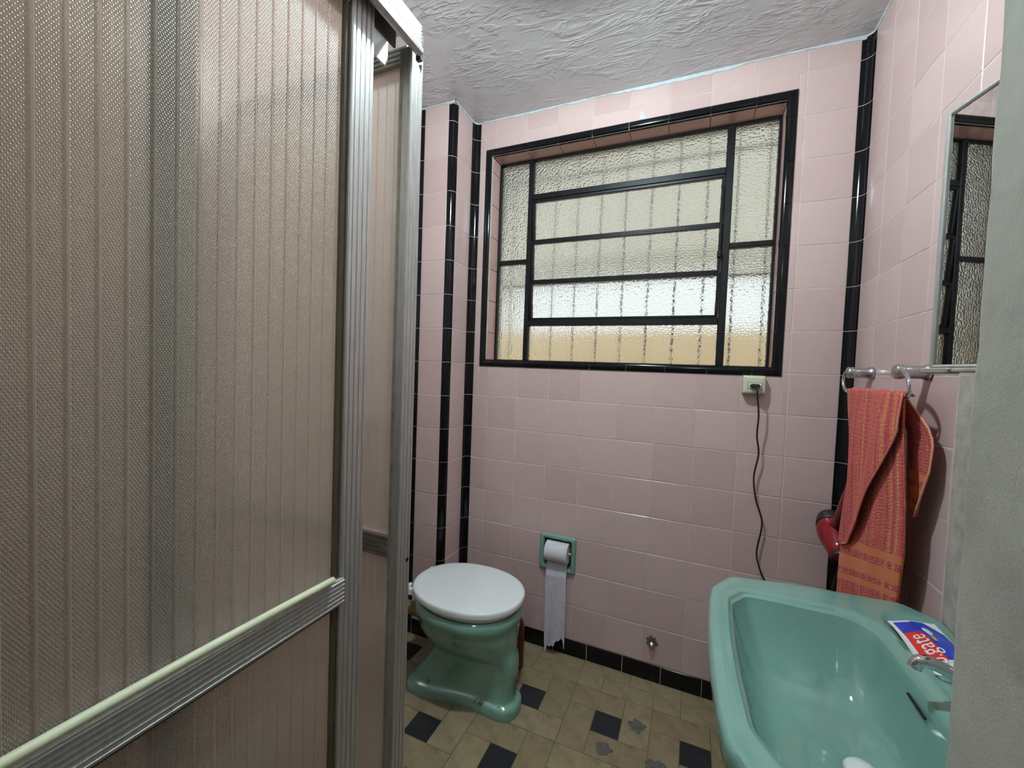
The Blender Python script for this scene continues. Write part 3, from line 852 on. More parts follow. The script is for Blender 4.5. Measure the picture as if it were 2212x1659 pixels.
def shower_door(label, xf, y0, y1, stile, gasket_or_shade, tube_bar, parts_label=None):
    d = thing('sliding_shower_door', (xf-.012, (y0+y1)/2, ZK+.012), label, 'shower door', 'sliding doors of the shower')
    zt = 1.884
    flute_face(y1-stile, y1, ZK+.014, zt, xf, .022, 4).build('stile', M['alu'], d)
    flute_face(y0, y0+stile, ZK+.014, zt, xf, .022, 4).build('stile', M['alu'], d)
    if gasket_or_shade:
        mb = MB(); mb.bbox(xf-.016, xf-.006, y1-stile-gasket_or_shade, y1-stile-.0005, ZK+.014, zt, .002); mb.build('gasket_or_shade', M['rubber'] if tube_bar else M['blackplastic'], d)  # real gasket on the nearer door; painted shade on the second
    a0, a1 = y0+stile-.004, y1-stile+.002
    fy = lambda a, n, z: (xf-.012+n, a, z)
    ph = -1.6084
    ribbed_sheet(a0, a1, .905, zt-.02, fy, ph).build('acrylic_panel', M['acrylic_y'], d, False)
    ribbed_sheet(a0, a1, ZK+.04, .882, fy, ph).build('acrylic_panel', M['acrylic_y'], d, False)
    flute_face(a0, a1-.004, zt-.035, zt, xf-.004, .016, 3, False).build('top_rail', M['alu'], d)
    flute_face(a0, a1-.004, ZK+.014, ZK+.055, xf-.004, .016, 3, False).build('bottom_rail', M['alu'], d)
    mid = flute_face(a0, a1+.004, .860, .907, xf+.001, .022, 6, False, .0022).build('mid_rail', M['alu'], d)
    mb = MB(); mb.box(xf-.012, xf-.005, a0, a1, .8545, .8605); mb.build('rail_seal', M['rubber'], mid)
    if tube_bar:
        zb = .9135; pts = []
        for k in range(33):
            t_ = k/32; pts.append((xf+.004, a0+.006+(a1-a0-.028)*t_, zb+.0022*math.sin(PI*t_)+.004*(1-t_)))
        MB().tube(pts, .0056, 10).build('edge_tube', M['rope'], mid)
        mb = MB(); mb.bbox(xf+.002, xf+.014, a0+.012, a0+.032, .885, .901, .003); mb.build('clip', M['iron'], mid)
    return d
shower_door('nearer sliding shower door with cream tube along its middle rail', XS, YF+.012, -1.208, .050, .010, True)
shower_door('second sliding shower door, blurred behind the nearer one', XS-.034, YF+.004, -1.467, .024, .020, False)  # black strip beside the stile stands in for its shadow side

# ------------------------------------------------------------------ toilet
def sup(cx, cy, ax0, ax1, b, z, n=48, p=2.0, tilt=0.0):
    """closed ring: ax1 forward (+X) half length, ax0 backward half length, b half width"""
    out = []
    for k in range(n):
        a = 2*PI*k/n; c, s = math.cos(a), math.sin(a)
        ax = ax1 if c > 0 else ax0
        x = ax*math.copysign(abs(c)**(2/p), c); y = b*math.copysign(abs(s)**(2/p), s)
        out.append((cx+x, cy+y, z+tilt*x))
    return out
TY = -.386; TYL = -.380
toilet = thing('toilet', (.12, TY, 0), 'sea green ceramic toilet with its white lid closed', 'toilet')
# body: foot lip, waist, flaring bowl, rim
FOOT = [(-.085, .060), (-.078, .084), (-.055, .098), (-.02, .102), (.03, .100), (.08, .088), (.14, .073), (.20, .066), (.26, .070), (.31, .072), (.34, .064), (.358, .048), (.368, .022), (.370, .0)]
def foot_ring(s, z, n=64):
    """plan of the foot: broad at the back, waisted, bulging again at the front"""
    half = [(x, h) for x, h in FOOT]
    pts = [(x, -h) for x, h in half] + [(x, h) for x, h in reversed(half[:-1])]
    pts = [(-.088, 0)] + pts
    L_ = [0]
    q = pts + [pts[0]]
    for i in range(len(q)-1): L_.append(L_[-1]+math.hypot(q[i+1][0]-q[i][0], q[i+1][1]-q[i][1]))
    out = []
    for k in range(n):
        d = L_[-1]*k/n; i = max(j for j in range(len(L_)-1) if L_[j] <= d+1e-9); t_ = (d-L_[i])/(L_[i+1]-L_[i])
        x = q[i][0]+(q[i+1][0]-q[i][0])*t_; y = q[i][1]+(q[i+1][1]-q[i][1])*t_
        out.append((.14+(x-.14)*(1+s/.23), TY+y*(1+s/.09), z))
    return out
def pring(cx, back_, fr, b, z, p, n=64):
    """ring that starts at the back centre and runs round the near side first, to match foot_ring"""
    r = sup(cx, TY, back_, fr, b, z, n, p)
    k0 = n//2
    return [r[(k0+k) % n] for k in range(n)]
def blend(ra, rb, t_): return [tuple(p[i]+(q[i]-p[i])*t_ for i in range(3)) for p, q in zip(ra, rb)]
def body(z, cx, a0, a1, b, p): return pring(cx, a0, a1, b, z, p)
rings = [foot_ring(0, 0), foot_ring(.001, .006), foot_ring(.001, .028), foot_ring(-.002, .036), foot_ring(-.008, .0415), foot_ring(-.015, .0440), foot_ring(-.019, .0480)]
for t_, z in ((.0, .056), (.12, .070), (.35, .090), (.62, .112), (.85, .135)):
    rings.append(blend(foot_ring(-.022-.006*t_, z), body(z, .150, .150, .204, .068, 3.4), t_))
B = [  # z, cx, back, front, halfwidth, exponent
    (.160, .150, .147, .204, .068, 3.3), (.190, .150, .146, .203, .074, 2.9),
    (.206, .148, .155, .203, .088, 2.6), (.222, .140, .166, .203, .106, 2.45), (.245, .140, .178, .204, .124, 2.35), (.275, .140, .190, .206, .142, 2.25), (.305, .140, .199, .208, .152, 2.2), (.322, .140, .202, .208, .156, 2.15),
    (.330, .140, .206, .210, .163, 2.15), (.340, .140, .210, .214, .168, 2.12), (.354, .140, .212, .216, .170, 2.1), (.368, .140, .210, .213, .167, 2.1), (.375, .140, .204, .207, .161, 2.1)]
rings += [pring(cx, a0, a1, b, z, p) for z, cx, a0, a1, b, p in B]
MB().loft(rings).build('bowl', M['teal2'], toilet, True, 38)
MB().tube(smooth_path([(.02, TY, .255), (-.06, TY, .262), (-.13, TY, .265), (-.20, TY, .262)]), .026, 16).build('flush_inlet', M['brown'], toilet)
MB().loft([sup(.141, TYL, .200, .198, .158, .376, 64, 2.12), sup(.141, TYL, .206, .204, .164, .382, 64, 2.12), sup(.141, TYL, .206, .204, .164, .390, 64, 2.12), sup(.141, TYL, .200, .198, .158, .395, 64, 2.12)]).build('seat', M['white'], toilet, True, 60)
L = [(.3945, .985), (.3965, 1.006), (.400, 1.012), (.414, 1.012), (.4185, 1.004), (.4210, .985), (.4222, .93), (.4232, .6), (.4235, .2)]
MB().loft([sup(.141, TYL, .226*s, .217*s, .176*s, z, 64, 2.12) for z, s in L]).build('lid', M['white'], toilet, True, 60)
for dy in (-.075, .075):
    mb = MB(); mb.revolve([(.0, -.018), (.007, -.017), (.008, -.015), (.008, .015), (.007, .017), (0, .018)], (-.092, TYL+dy, .398), (0, 1, 0), 16)
    mb.bbox(-.098, -.050, TYL+dy-.010, TYL+dy+.010, .368, .394, .003); mb.build('hinge', M['white'], toilet)
for x in (.02, .245):
    mb = MB(); mb.revolve([(.007, .046), (.007, .053), (.004, .062), (0, .063)], (x, TY-.074, 0), (0, 0, 1), 10); mb.build('floor_bolt', M['brown'], toilet)
# crack lines on the foot
for (x0, x1, y0, y1) in ((.215, .228, TY-.069, TY-.050), (.290, .330, TY-.072, TY-.040)):
    MB().tube([(x0, y0, .030), ((x0+x1)/2, (y0+y1)/2-.004, .044), (x1, y1, .047)], .0007, 5).build('crack', M['iron'], toilet)

fp = thing('flush_pipe', (-.27, TY+.06, 0), 'brown stained flush pipe behind the toilet', 'pipe')
MB().tube([(-.245, TY+.02, 1.05), (-.245, TY+.02, .45), (-.243, TY+.02, .375), (-.232, TY+.015, .335), (-.215, TY+.005, .290), (-.200, TY, .262)], .021, 14).build('tube', M['brown'], fp)
mb = MB(); mb.revolve([(.03, 0), (.03, .012), (.024, .02), (.024, .035)], (XL+.001, TY+.02, 1.05), (1, 0, 0), 20)
MB().tube([(-.262, TY+.02, 1.05), (-.245, TY+.02, 1.05), (-.245, TY+.02, 1.0)], .024, 14).build('elbow', M['brown'], fp)
mb.build('wall_flange', M['cream'], fp)
mb = MB(); mb.revolve([(.016, 0), (.017, .010), (.013, .016), (.0, .018)], (XL+.001, -.232, .52), (1, 0, 0), 16)
tag(centred(mb.build('valve_knob', M['cream'])), 'cream valve knob on the left wall beside the shower post', 'valve')
mb = MB()
mb.revolve([(.030, 0), (.034, .004), (.034, .17), (.030, .19), (.014, .215), (.013, .25), (.017, .252), (.017, .285), (0, .287)], (.262, -.165, 0), (0, 0, 1), 24)
rb = thing('cleaner_bottle', (.262, -.165, 0), 'dark red bottle on the floor behind the toilet', 'bottle')
mb = MB(); mb.revolve([(.028, 0), (.032, .004), (.032, .17), (.028, .19), (.014, .215), (.013, .232)], (.262, -.165, 0)); mb.build('body', M['darkred'], rb)
mb = MB(); mb.revolve([(.017, .230), (.017, .262), (.014, .266), (0, .267)], (.262, -.165, 0)); mb.build('cap', M['darkred'], rb)

# ------------------------------------------------------------------ toilet paper niche
PX0, PX1, PZ0, PZ1 = .295, .463, .368, .533
pn = thing('paper_holder', ((PX0+PX1)/2, 0, PZ0), 'sea green ceramic toilet roll recess set in the back wall', 'holder')
def rrect(x0, x1, z0, z1, r, n=5):
    out = []
    for cx, cz, a in ((x1-r, z1-r, 0), (x0+r, z1-r, PI/2), (x0+r, z0+r, PI), (x1-r, z0+r, 3*PI/2)):
        for k in range(n+1): out.append((cx+r*math.cos(a+PI/2*k/n), cz+r*math.sin(a+PI/2*k/n)))
    return out
def rr3(i, y, r): return [(p[0], y, p[1]) for p in rrect(PX0+i, PX1-i, PZ0+i, PZ1-i, r)]
MB().loft([rr3(0, -.0005, .012), rr3(0, -.006, .012), rr3(.004, -.012, .012), rr3(.012, -.014, .011), rr3(.019, -.011, .010), rr3(.022, -.004, .010)], cap0=False, cap1=False).build('rim', M['teal'], pn, True, 70)
MB().loft([rr3(.0215, -.006, .010), rr3(.0215, .03, .010), rr3(.024, .062, .012), rr3(.030, .070, .014)], cap0=False).build('recess', M['teal'], pn, True, 60)
RCY, RCZ, RR = -.010, .459, .0445
mb = MB(); mb.tube([(PX0+.022, RCY, RCZ), (PX1-.022, RCY, RCZ)], .0055, 12); mb.build('spindle', M['cream'], pn)
RC_ = ((PX0+PX1)/2+.002, RCY, RCZ-RR)
pr_ = thing('toilet_roll', RC_, 'white toilet paper roll with a long torn end hanging down', 'toilet paper')
rx0, rx1 = .330, .434
def roll():
    mb = MB(); n = 40; R0 = .0062
    prof = [(R0, 0), (RR-.001, 0), (RR, .001), (RR, .101), (RR-.001, .102), (R0, .102)]
    rings = [[(rx0+h, RCY+r*math.cos(2*PI*k/n), RCZ+r*math.sin(2*PI*k/n)) for k in range(n)] for r, h in prof]
    mb.loft(rings, True, False, False); mb.loft([rings[-1], rings[0]], True, False, False); return mb
roll().build('roll', M['paper'], pr_, True, 40)
def tail():
    """hanging sheet: comes off the underside of the roll, falls close to the wall, torn at the bottom"""
    mb = MB(); nx, nz = 24, 60; vs = []; rnd = random.Random(5); tear = []
    for i in range(nx+1):
        t_ = i/nx
        base = .020 + .056*t_**.8
        if .50 < t_ < .88: base += .014
        tear.append(max(.006, base + rnd.uniform(-.005, .005)))
    tear[0] = .022; tear[1] = .004; tear[2] = .008; tear[nx-1] -= .022; tear[nx] -= .030
    for j in range(nz+1):
        for i in range(nx+1):
            t_ = i/nx; s_ = j/nz
            z = .4135 + (tear[i]-.4135)*s_
            y = -.012 - .014*min(1, s_*6) - .006*s_
            y -= .007*s_**2*(1+math.sin(t_*9+s_*4)) + .0005*math.sin(24*s_+3*t_)
            x = rx0+.004 + .094*t_ + .012*s_**1.5 + .003*math.sin(5*s_)*s_
            vs.append((x, y, z))
    fs = [(j*(nx+1)+i, j*(nx+1)+i+1, (j+1)*(nx+1)+i+1, (j+1)*(nx+1)+i) for j in range(nz) for i in range(nx)]
    mb.add(vs, fs, True); return mb
tail().build('hanging_sheet', M['paper2'], pr_, False)

# ------------------------------------------------------------------ pipe stub in the wall
ps = thing('pipe_stub', (.795, 0, .145), 'capped water pipe stub low on the back wall', 'pipe')
def hole():
    rnd = random.Random(9); n = 20; mb = MB(); rr = [.023*(1+rnd.uniform(-.25, .3)) for _ in range(n)]
    rg = lambda s, y: [(.795+rr[k]*s*math.cos(2*PI*k/n), y, .167+rr[k]*s*math.sin(2*PI*k/n)) for k in range(n)]
    mb.loft([rg(1, .001), rg(.97, -.0022), rg(.7, -.003), rg(.45, -.0012)], False, False); return mb
hole().build('broken_mortar', M['patch'], ps)
mb = MB(); mb.revolve([(.010, -.001), (.010, .010), (.013, .011), (.013, .017), (.009, .018), (.009, .024), (.006, .026), (0, .0265)], (.796, -.001, .160), (0, -1, 0), 12); mb.build('cap', M['dullchrome'], ps)

# ------------------------------------------------------------------ socket and cord
sk = thing('wall_socket', (1.104, 0, 1.21), 'cream surface socket box under the window corner', 'socket')
sx0, sx1, sz0, sz1 = 1.069, 1.140, 1.211, 1.2755
mb = MB(); 
def rr4(i, y, r): return [(p[0], y, p[1]) for p in rrect(sx0+i, sx1-i, sz0+i, sz1-i, r)]
mb.loft([rr4(-.002, -.0005, .005), rr4(-.001, -.034, .005), rr4(.001, -.038, .006), rr4(.004, -.0405, .006), rr4(.010, -.0412, .005)]); mb.build('box', M['cream'], sk, True, 40)
mb = MB(); mb.box(1.0835, 1.1285, -.0418, -.0405, 1.2275, 1.2515); mb.build('socket_gap', M['iron'], sk)
mb = MB(); mb.bbox(1.0850, 1.1270, -.0432, -.0412, 1.2290, 1.2500, .0008); mb.build('socket_insert', M['tubewhite'], sk)
pg = thing('power_cord', (1.105, -.05, .52), 'black plug and cord hanging from the wall socket', 'cord')
hexp = [(1.0875, 1.2395), (1.0955, 1.2475), (1.1165, 1.2475), (1.1245, 1.2395), (1.1165, 1.2315), (1.0955, 1.2315)]
mb = MB(); c0 = (1.106, 1.2395)
ring = lambda s, y: [(c0[0]+(p[0]-c0[0])*s, y, c0[1]+(p[1]-c0[1])*s) for p in hexp]
mb.loft([ring(1, -.0425), ring(1, -.052), ring(.86, -.060), ring(.45, -.068)], False); mb.build('plug', M['blackplastic'], pg)
cord = [(1.108, -.062, 1.2385), (1.111, -.072, 1.228), (1.112, -.072, 1.205), (1.121, -.058, 1.135), (1.121, -.045, 1.06), (1.131, -.034, .992), (1.121, -.028, .905), (1.132, -.026, .821),
        (1.156, -.024, .738), (1.145, -.022, .633), (1.152, -.022, .583), (1.174, -.022, .530), (1.22, -.026, .46), (1.29, -.03, .42), (1.35, -.045, .47), (1.367, -.09, .62), (1.368, -.17, .82), (1.360, -.235, .935), (1.352, -.243, .965)]
MB().tube(smooth_path(cord), .0031, 8).build('cord', M['blackplastic'], pg)

# ------------------------------------------------------------------ towel rail
YA, YB = -.189, -.517
XT = 1.335; ZB = 1.236; ZPST = 1.296
rail = thing('towel_rail', (XR, (YA+YB)/2, ZB), 'chrome towel rail on two round posts beside the mirror', 'towel rail')
for y in (YA, YB):
    mb = MB(); mb.revolve([(.018, 0), (.019, .003), (.019, .007), (.0165, .009), (.0152, .012), (.0152, .044), (.0160, .046), (.0172, .048), (.0172, .059), (.0150, .063), (0, .064)], (XR-.001, y, ZPST), (-1, 0, 0), 28)
    mb.build('post', M['dullchrome'], rail)
bar = [(XT+.004, YA-.006, ZPST+.004), (XT-.004, YA+.010, ZPST-.002), (XT-.006, YA+.016, ZPST-.025), (XT-.005, YA+.004, ZB+.012), (XT-.002, YA-.020, ZB+.001), (XT, YA-.06, ZB), (XT, (YA+YB)/2, ZB), (XT-.002, YB-.045, ZB),
       (XT-.003, YB-.074, ZB+.002), (XT-.004, YB-.086, ZB+.018), (XT-.004, YB-.078, ZPST-.018), (XT-.002, YB-.045, ZPST+.002), (XT+.003, YB-.004, ZPST+.005)]
MB().tube(smooth_path(bar), .0042, 12).build('bar', M['chrome'], rail)

# ------------------------------------------------------------------ towel
def uvmesh(mb, name, uv, mat, parent):
    off = Vector((0, 0, 0)); q = parent
    while q is not None: off = off + Vector(q.location); q = q.parent
    me = mb.mesh(name, off, False); me.materials.append(mat)
    ul = me.uv_layers.new(name='UVMap')
    for lp in me.loops: ul.data[lp.index].uv = uv[lp.vertex_index]
    o = bpy.data.objects.new(name, me); COL.objects.link(o); o.parent = parent
    sol = o.modifiers.new('thickness', 'SOLIDIFY'); sol.thickness = .004; sol.offset = 0
    return o
towel = thing('hand_towel', (XT-.01, -.38, .62), 'orange and pink striped hand towel folded over the towel rail', 'towel')
def sheet(fn, nu, nv):
    vs = []; uv = []
    for j in range(nv+1):
        for i in range(nu+1):
            p, t_ = fn(i/nu, j/nv); vs.append(p); uv.append(t_)
    fs = [(j*(nu+1)+i, j*(nu+1)+i+1, (j+1)*(nu+1)+i+1, (j+1)*(nu+1)+i) for j in range(nv) for i in range(nu)]
    mb = MB(); mb.add(vs, fs, True); return mb, uv
TYA, TYB = -.252, -.592
ZBOT = .585
def lerp_tab(tab, z):
    """tab: (z, value) from top to bottom"""
    if z >= tab[0][0]: return tab[0][1]
    for (z0, a0), (z1, a1) in zip(tab[:-1], tab[1:]):
        if z >= z1: return a0+(a1-a0)*(z0-z)/(z0-z1)
    return tab[-1][1]
LEFT = [(1.24, TYA), (1.10, -.275), (.98, -.283), (.83, -.252), (.73, -.240), (.58, -.236)]
RIGHT = [(1.24, TYB), (1.165, -.590), (.99, -.598), (.89, -.590), (.80, -.565), (.72, -.545), (.58, -.538)]
DIAG = [(1.236, -.602), (1.163, -.592), (1.08, -.528), (.998, -.462), (.891, -.392), (.806, -.318), (.785, -.262)]
def front(u, v):       # main layer: from the bar down to the hem
    z = ZB+.007 - v*(ZB+.007-(.590+.115*u))
    y = lerp_tab(LEFT, z)+(lerp_tab(RIGHT, z)-lerp_tab(LEFT, z))*u
    x = XT-.008 + v*(.004+.028*u) + .0030*math.sin(u*16+v*3)*min(1, 2*v)*(1-.8*v)
    return (x, y, z), (u, 1-v)
mb, uv = sheet(front, 40, 60); fl_o = uvmesh(mb, 'front_layer', uv, M['towel'], towel)
def over(u, v):        # wrap over the bar
    a = PI*v; y = TYA+(TYB-TYA)*u
    return (XT - .0085*math.cos(a), y, ZB+.006+.0075*math.sin(a)+.0015*math.sin(u*23)), (u, .995+.03*v)
mb, uv = sheet(over, 30, 8); uvmesh(mb, 'top_fold', uv, M['towel'], towel)
def flap(u, v):        # folded-over outer layer with a diagonal edge
    z = ZB+.012 - v*(ZB+.012-.785)
    yl = lerp_tab(LEFT, z)+.003; yr = lerp_tab(DIAG, z)
    y = yl+(yr-yl)*u
    x = XT-.013 - (.005+.004*math.sin(PI*v))*(.2+.8*u)*min(1, v*6+.2) + .0062*math.sin(u*15*(1.05-.75*v)+v*4)*min(1, v*4)*(1-.75*v)
    x += .006*v
    return (x, y, z), ((y-TYA)/(TYB-TYA)*.9+.05+.05*v, .98-.60*v)
mb, uv = sheet(flap, 36, 60); fo = uvmesh(mb, 'folded_flap', uv, M['towel'], towel)
pts = [Vector(flap(1, k/40)[0])+Vector((-.001, 0, 0)) for k in range(41)]
MB().tube(pts, .0018, 8).build('hem', M['hem'], fo)
BR = [(1.25, -.535), (1.22, -.560), (1.177, -.608), (1.136, -.622), (1.083, -.622), (1.014, -.598), (.974, -.580)]
BL = [(1.25, -.470), (1.217, -.495), (1.062, -.525), (.991, -.556), (.974, -.576)]
def back(u, v):        # short layer hanging behind the bar at the near end
    z = ZB+.008 - v*(ZB+.008-.974)
    y = lerp_tab(BL, z)+(lerp_tab(BR, z)-lerp_tab(BL, z))*u
    x = XT+.009 + .022*min(1, v*3) + .004*math.sin(u*7+v*4)
    return (x, y, z), (u*.5+.3, .10+.62*(1-v))
mb, uv = sheet(back, 24, 40); bo = uvmesh(mb, 'back_layer', uv, M['towel'], towel)
pts = [Vector(back(1, k/40)[0]) for k in range(41)]
MB().tube(pts, .0018, 8).build('hem', M['hem'], bo)

# ------------------------------------------------------------------ hair dryer
dr = thing('hair_dryer', (1.352, -.15, .73), 'red and black hair dryer hanging behind the towel', 'hair dryer')
A = Vector((1.346, -.070, .800)); Bn = Vector((1.346, -.205, .722)); ax = (Bn-A).normalized(); Lb = (Bn-A).length
MB().revolve([(.032, .0), (.041, .018), (.046, .04), (.0465, .065), (.042, .095), (.034, .125), (.029, Lb)], A, ax, 28).build('barrel', M['red'], dr)
MB().revolve([(0, -.028), (.018, -.025), (.032, -.014), (.040, .004), (.0440, .022), (.0452, .0305), (.0445, .0300), (.036, .02)], A, ax, 28).build('air_intake', M['blackplastic'], dr)
MB().revolve([(.0300, Lb-.012), (.0295, Lb+.010), (.027, Lb+.010), (.025, Lb-.002)], A, ax, 28).build('nozzle', M['blackplastic'], dr)
H0 = A+ax*.075+Vector((0, 0, .02)); H1 = Vector((1.352, -.236, .955))
hp = [H0+(H1-H0)*k/6 for k in range(7)]
MB().tube(hp, [.020, .019, .0175, .017, .017, .0165, .014], 16).build('handle', M['red'], dr)
MB().tube([H0+(H1-H0)*.05+Vector((0, -.009, -.008)), H0+(H1-H0)*.5+Vector((0, -.009, -.006)), H0+(H1-H0)*.92+Vector((0, -.007, -.004))], [.012, .0125, .011], 14).build('handle_back', M['blackplastic'], dr)
MB().tube([H1-(H1-H0)*.03, H1+(H1-H0)*.06, H1+(H1-H0)*.10], [.0150, .013, .006], 14).build('end_cap', M['blackplastic'], dr)
lp = [H1+Vector((0, .002, .012)) + Vector((0, .016*math.sin(2*PI*k/16), .022-.022*math.cos(2*PI*k/16))) for k in range(17)]
MB().tube(lp, .0022, 6).build('hanging_loop', M['blackplastic'], dr)
hk = thing('wall_hook', (XR, -.236, .985), 'small chrome hook on the right wall holding the hair dryer', 'hook')
MB().tube([(XR+.001, -.238, 1.012), (1.372, -.238, 1.010), (1.347, -.238, 1.006), (1.343, -.238, 1.016)], .003, 8).build('prong', M['dullchrome'], hk)
mb = MB(); mb.revolve([(.012, 0), (.012, .003), (.008, .005), (0, .0055)], (XR-.0005, -.238, 1.012), (-1, 0, 0), 14); mb.build('plate', M['dullchrome'], hk)
# lettering on the barrel
def text_mesh(txt, size, extr=.0003):
    cu = bpy.data.curves.new('lettering', 'FONT'); cu.body = txt; cu.size = size; cu.extrude = extr; cu.align_x = 'CENTER'; cu.align_y = 'CENTER'
    ob = bpy.data.objects.new('tmp_lettering', cu); COL.objects.link(ob)
    dg = bpy.context.evaluated_depsgraph_get(); me = bpy.data.meshes.new_from_object(ob.evaluated_get(dg))
    bpy.data.objects.remove(ob); bpy.data.curves.remove(cu); return me

# ------------------------------------------------------------------ mirror
HGX, HGY, MZ0, MZ1, MWD = 1.3868, -1.194, 1.2985, 1.739, .400
mir = thing('wall_mirror', (HGX, HGY, MZ0), 'metal framed mirror swung out from the right wall above the towel', 'mirror')
mir.location = (HGX, HGY, MZ0)
MY0, MY1 = HGY, HGY+MWD; xo = HGX-.010
mb = MB(); mb.box(xo+.0025, HGX-.001, MY0+.006, MY1-.006, MZ0+.006, MZ1-.006); mb.build('backing', M['blackplastic'], mir)
mb = MB(); mb.box(xo+.0012, xo+.0024, MY0+.006, MY1-.006, MZ0+.006, MZ1-.006); mb.build('glass', M['mirror'], mir)
for (a, b, c, d) in ((MY1-.008, MY1, MZ0, MZ1), (MY0, MY0+.008, MZ0, MZ1), (MY0+.008, MY1-.008, MZ1-.008, MZ1), (MY0+.008, MY1-.008, MZ0, MZ0+.005)):
    mb = MB(); mb.bbox(xo-.003, HGX, a, b, c, d, .002); mb.build('frame_bar', M['alu'], mir)
mb = MB(); mb.bbox(xo-.012, HGX, MY1-.050, MY1+.004, MZ0-.010, MZ0-.0005, .002); mb.build('clip', M['aludark'], mir)
mb = MB(); mb.bbox(xo-.007, HGX, MY0+.004, MY1-.051, MZ0-.008, MZ0-.0005, .002); mb.build('ledge', M['aludark'], mir)
for dz in (.06, .36):
    mb = MB(); mb.tube([(HGX-.002, HGY-.002, MZ0+dz), (HGX-.002, HGY-.002, MZ0+dz+.035)], .004, 10); mb.box(HGX-.002, HGX+.008, HGY-.014, HGY, MZ0+dz, MZ0+dz+.035); mb.build('hinge', M['dullchrome'], mir)
mir.rotation_euler = (0, 0, math.radians(14))

# ------------------------------------------------------------------ wash basin
SZT = .780; SYC = -.932
def mirror_pts(half):
    return half + [(x, 2*SYC - y) for (x, y) in reversed(half)]
OUT = mirror_pts([(.948, SYC), (.949, -.86), (.954, -.76), (.961, -.708), (.966, -.698), (1.000, -.638), (1.010, -.630), (1.13, -.602), (1.25, -.593), (1.335, -.588), (1.350, -.590), (1.3945, -.640)])
INN = mirror_pts([(.996, SYC), (.997, -.86), (1.002, -.758), (1.006, -.748), (1.030, -.711), (1.040, -.706), (1.10, -.703), (1.205, -.704), (1.236, -.718), (1.254, -.748), (1.258, -.80), (1.260, -.87), (1.262, SYC)])
BOT = mirror_pts([(1.080, SYC), (1.082, -.89), (1.095, -.850), (1.125, -.830), (1.17, -.825), (1.205, -.838), (1.222, -.870), (1.228, -.90), (1.230, SYC)])
CX, CY = 1.155, SYC
def star(poly, n=120):
    """radius from (CX, CY) to the outline in n directions"""
    out = []
    for k in range(n):
        a = 2*PI*k/n; dx, dy = math.cos(a), math.sin(a); best = 0
        for i in range(len(poly)):
            (x0, y0), (x1, y1) = poly[i], poly[(i+1) % len(poly)]
            ex, ey = x1-x0, y1-y0; den = dx*ey - dy*ex
            if abs(den) < 1e-12: continue
            t_ = ((x0-CX)*ey - (y0-CY)*ex)/den; s_ = ((x0-CX)*dy - (y0-CY)*dx)/den
            if t_ > 0 and -1e-6 <= s_ <= 1+1e-6: best = max(best, t_)
        out.append(best)
    return out
def smoothc(r, it):
    n = len(r)
    for _ in range(it): r = [(r[k-1]+2*r[k]+r[(k+1) % n])/4 for k in range(n)]
    return r
NS = 288
ro = smoothc(star(OUT, NS), 0); ri = smoothc(star(INN, NS), 1); rb_ = smoothc(star(BOT, NS), 3)
def ringr(rf, zf): return [(CX+rf(k)*math.cos(2*PI*k/NS), CY+rf(k)*math.sin(2*PI*k/NS), zf(k)) for k in range(NS)]
def sstep(a, b, x): t_ = min(1, max(0, (x-a)/(b-a))); return t_*t_*(3-2*t_)
def deckz(x, y, z):
    """shallow soap tray at the far end of the back deck and a raised back edge"""
    for yc in (-.735, 2*SYC+.735):
        dx = abs(x-1.328)/.044; dy = abs(y-yc)/.085
        d = (dx**4+dy**4)**.25
        z -= .010*(1-sstep(.75, 1.05, d))
    z += .008*sstep(1.372, 1.388, x)
    return z
rings = []
def rimring(t_, dz):   # t_=0 outer outline, 1 inner outline
    pts = []
    for k in range(NS):
        r = ro[k]+(ri[k]-ro[k])*t_; x = CX+r*math.cos(2*PI*k/NS); y = CY+r*math.sin(2*PI*k/NS)
        pts.append((x, y, deckz(x, y, SZT+dz)))
    return pts
# underside, outer skirt, rim roll, rim top, inner lip, bowl
def scl(f, z, c=(1.20, SYC)): return [(c[0]+(CX+ro[k]*math.cos(2*PI*k/NS)-c[0])*f, c[1]+(CY+ro[k]*math.sin(2*PI*k/NS)-c[1])*f, z) for k in range(NS)]
rings.append([(min(p[0], 1.394), p[1], p[2]) for p in scl(.25, .555, (1.24, SYC))])
rings.append([(min(p[0], 1.394), p[1], p[2]) for p in scl(.55, .585, (1.24, SYC))])
rings.append([(min(p[0], 1.394), p[1], p[2]) for p in scl(.80, .660, (1.24, SYC))])
rings.append([(min(p[0], 1.394), p[1], p[2]) for p in scl(.93, .715, (1.26, SYC))])
def off(d, z): return [(min(1.3945, CX+(ro[k]-d)*math.cos(2*PI*k/NS)), CY+(ro[k]-d)*math.sin(2*PI*k/NS), z) for k in range(NS)]
rings += [off(.010, .728), off(.003, .738), off(.0, .752), off(-.001, .765), off(.001, .774), off(.005, .779)]
for t_ in [.14, .22, .3, .38, .46, .54, .62, .70, .78]: rings.append(rimring(t_, .0005 if t_ < .5 else -.0005*(t_-.4)*4))
rings.append(rimring(.84, -.003)); rings.append(rimring(.87, -.0065)); rings.append(rimring(.94, -.0085)); rings.append(rimring(.985, -.010)); rings.append(rimring(1.0, -.014))
for t_ in (.04, .10, .18, .28, .40, .54, .70, .86, 1.0):
    dz = -.014 - .126*(1-(1-t_)**2.6) - .004*t_
    rings.append([(CX+(ri[k]+(rb_[k]-ri[k])*t_)*math.cos(2*PI*k/NS), CY+(ri[k]+(rb_[k]-ri[k])*t_)*math.sin(2*PI*k/NS), SZT+dz) for k in range(NS)])
DX, DY = 1.185, SYC
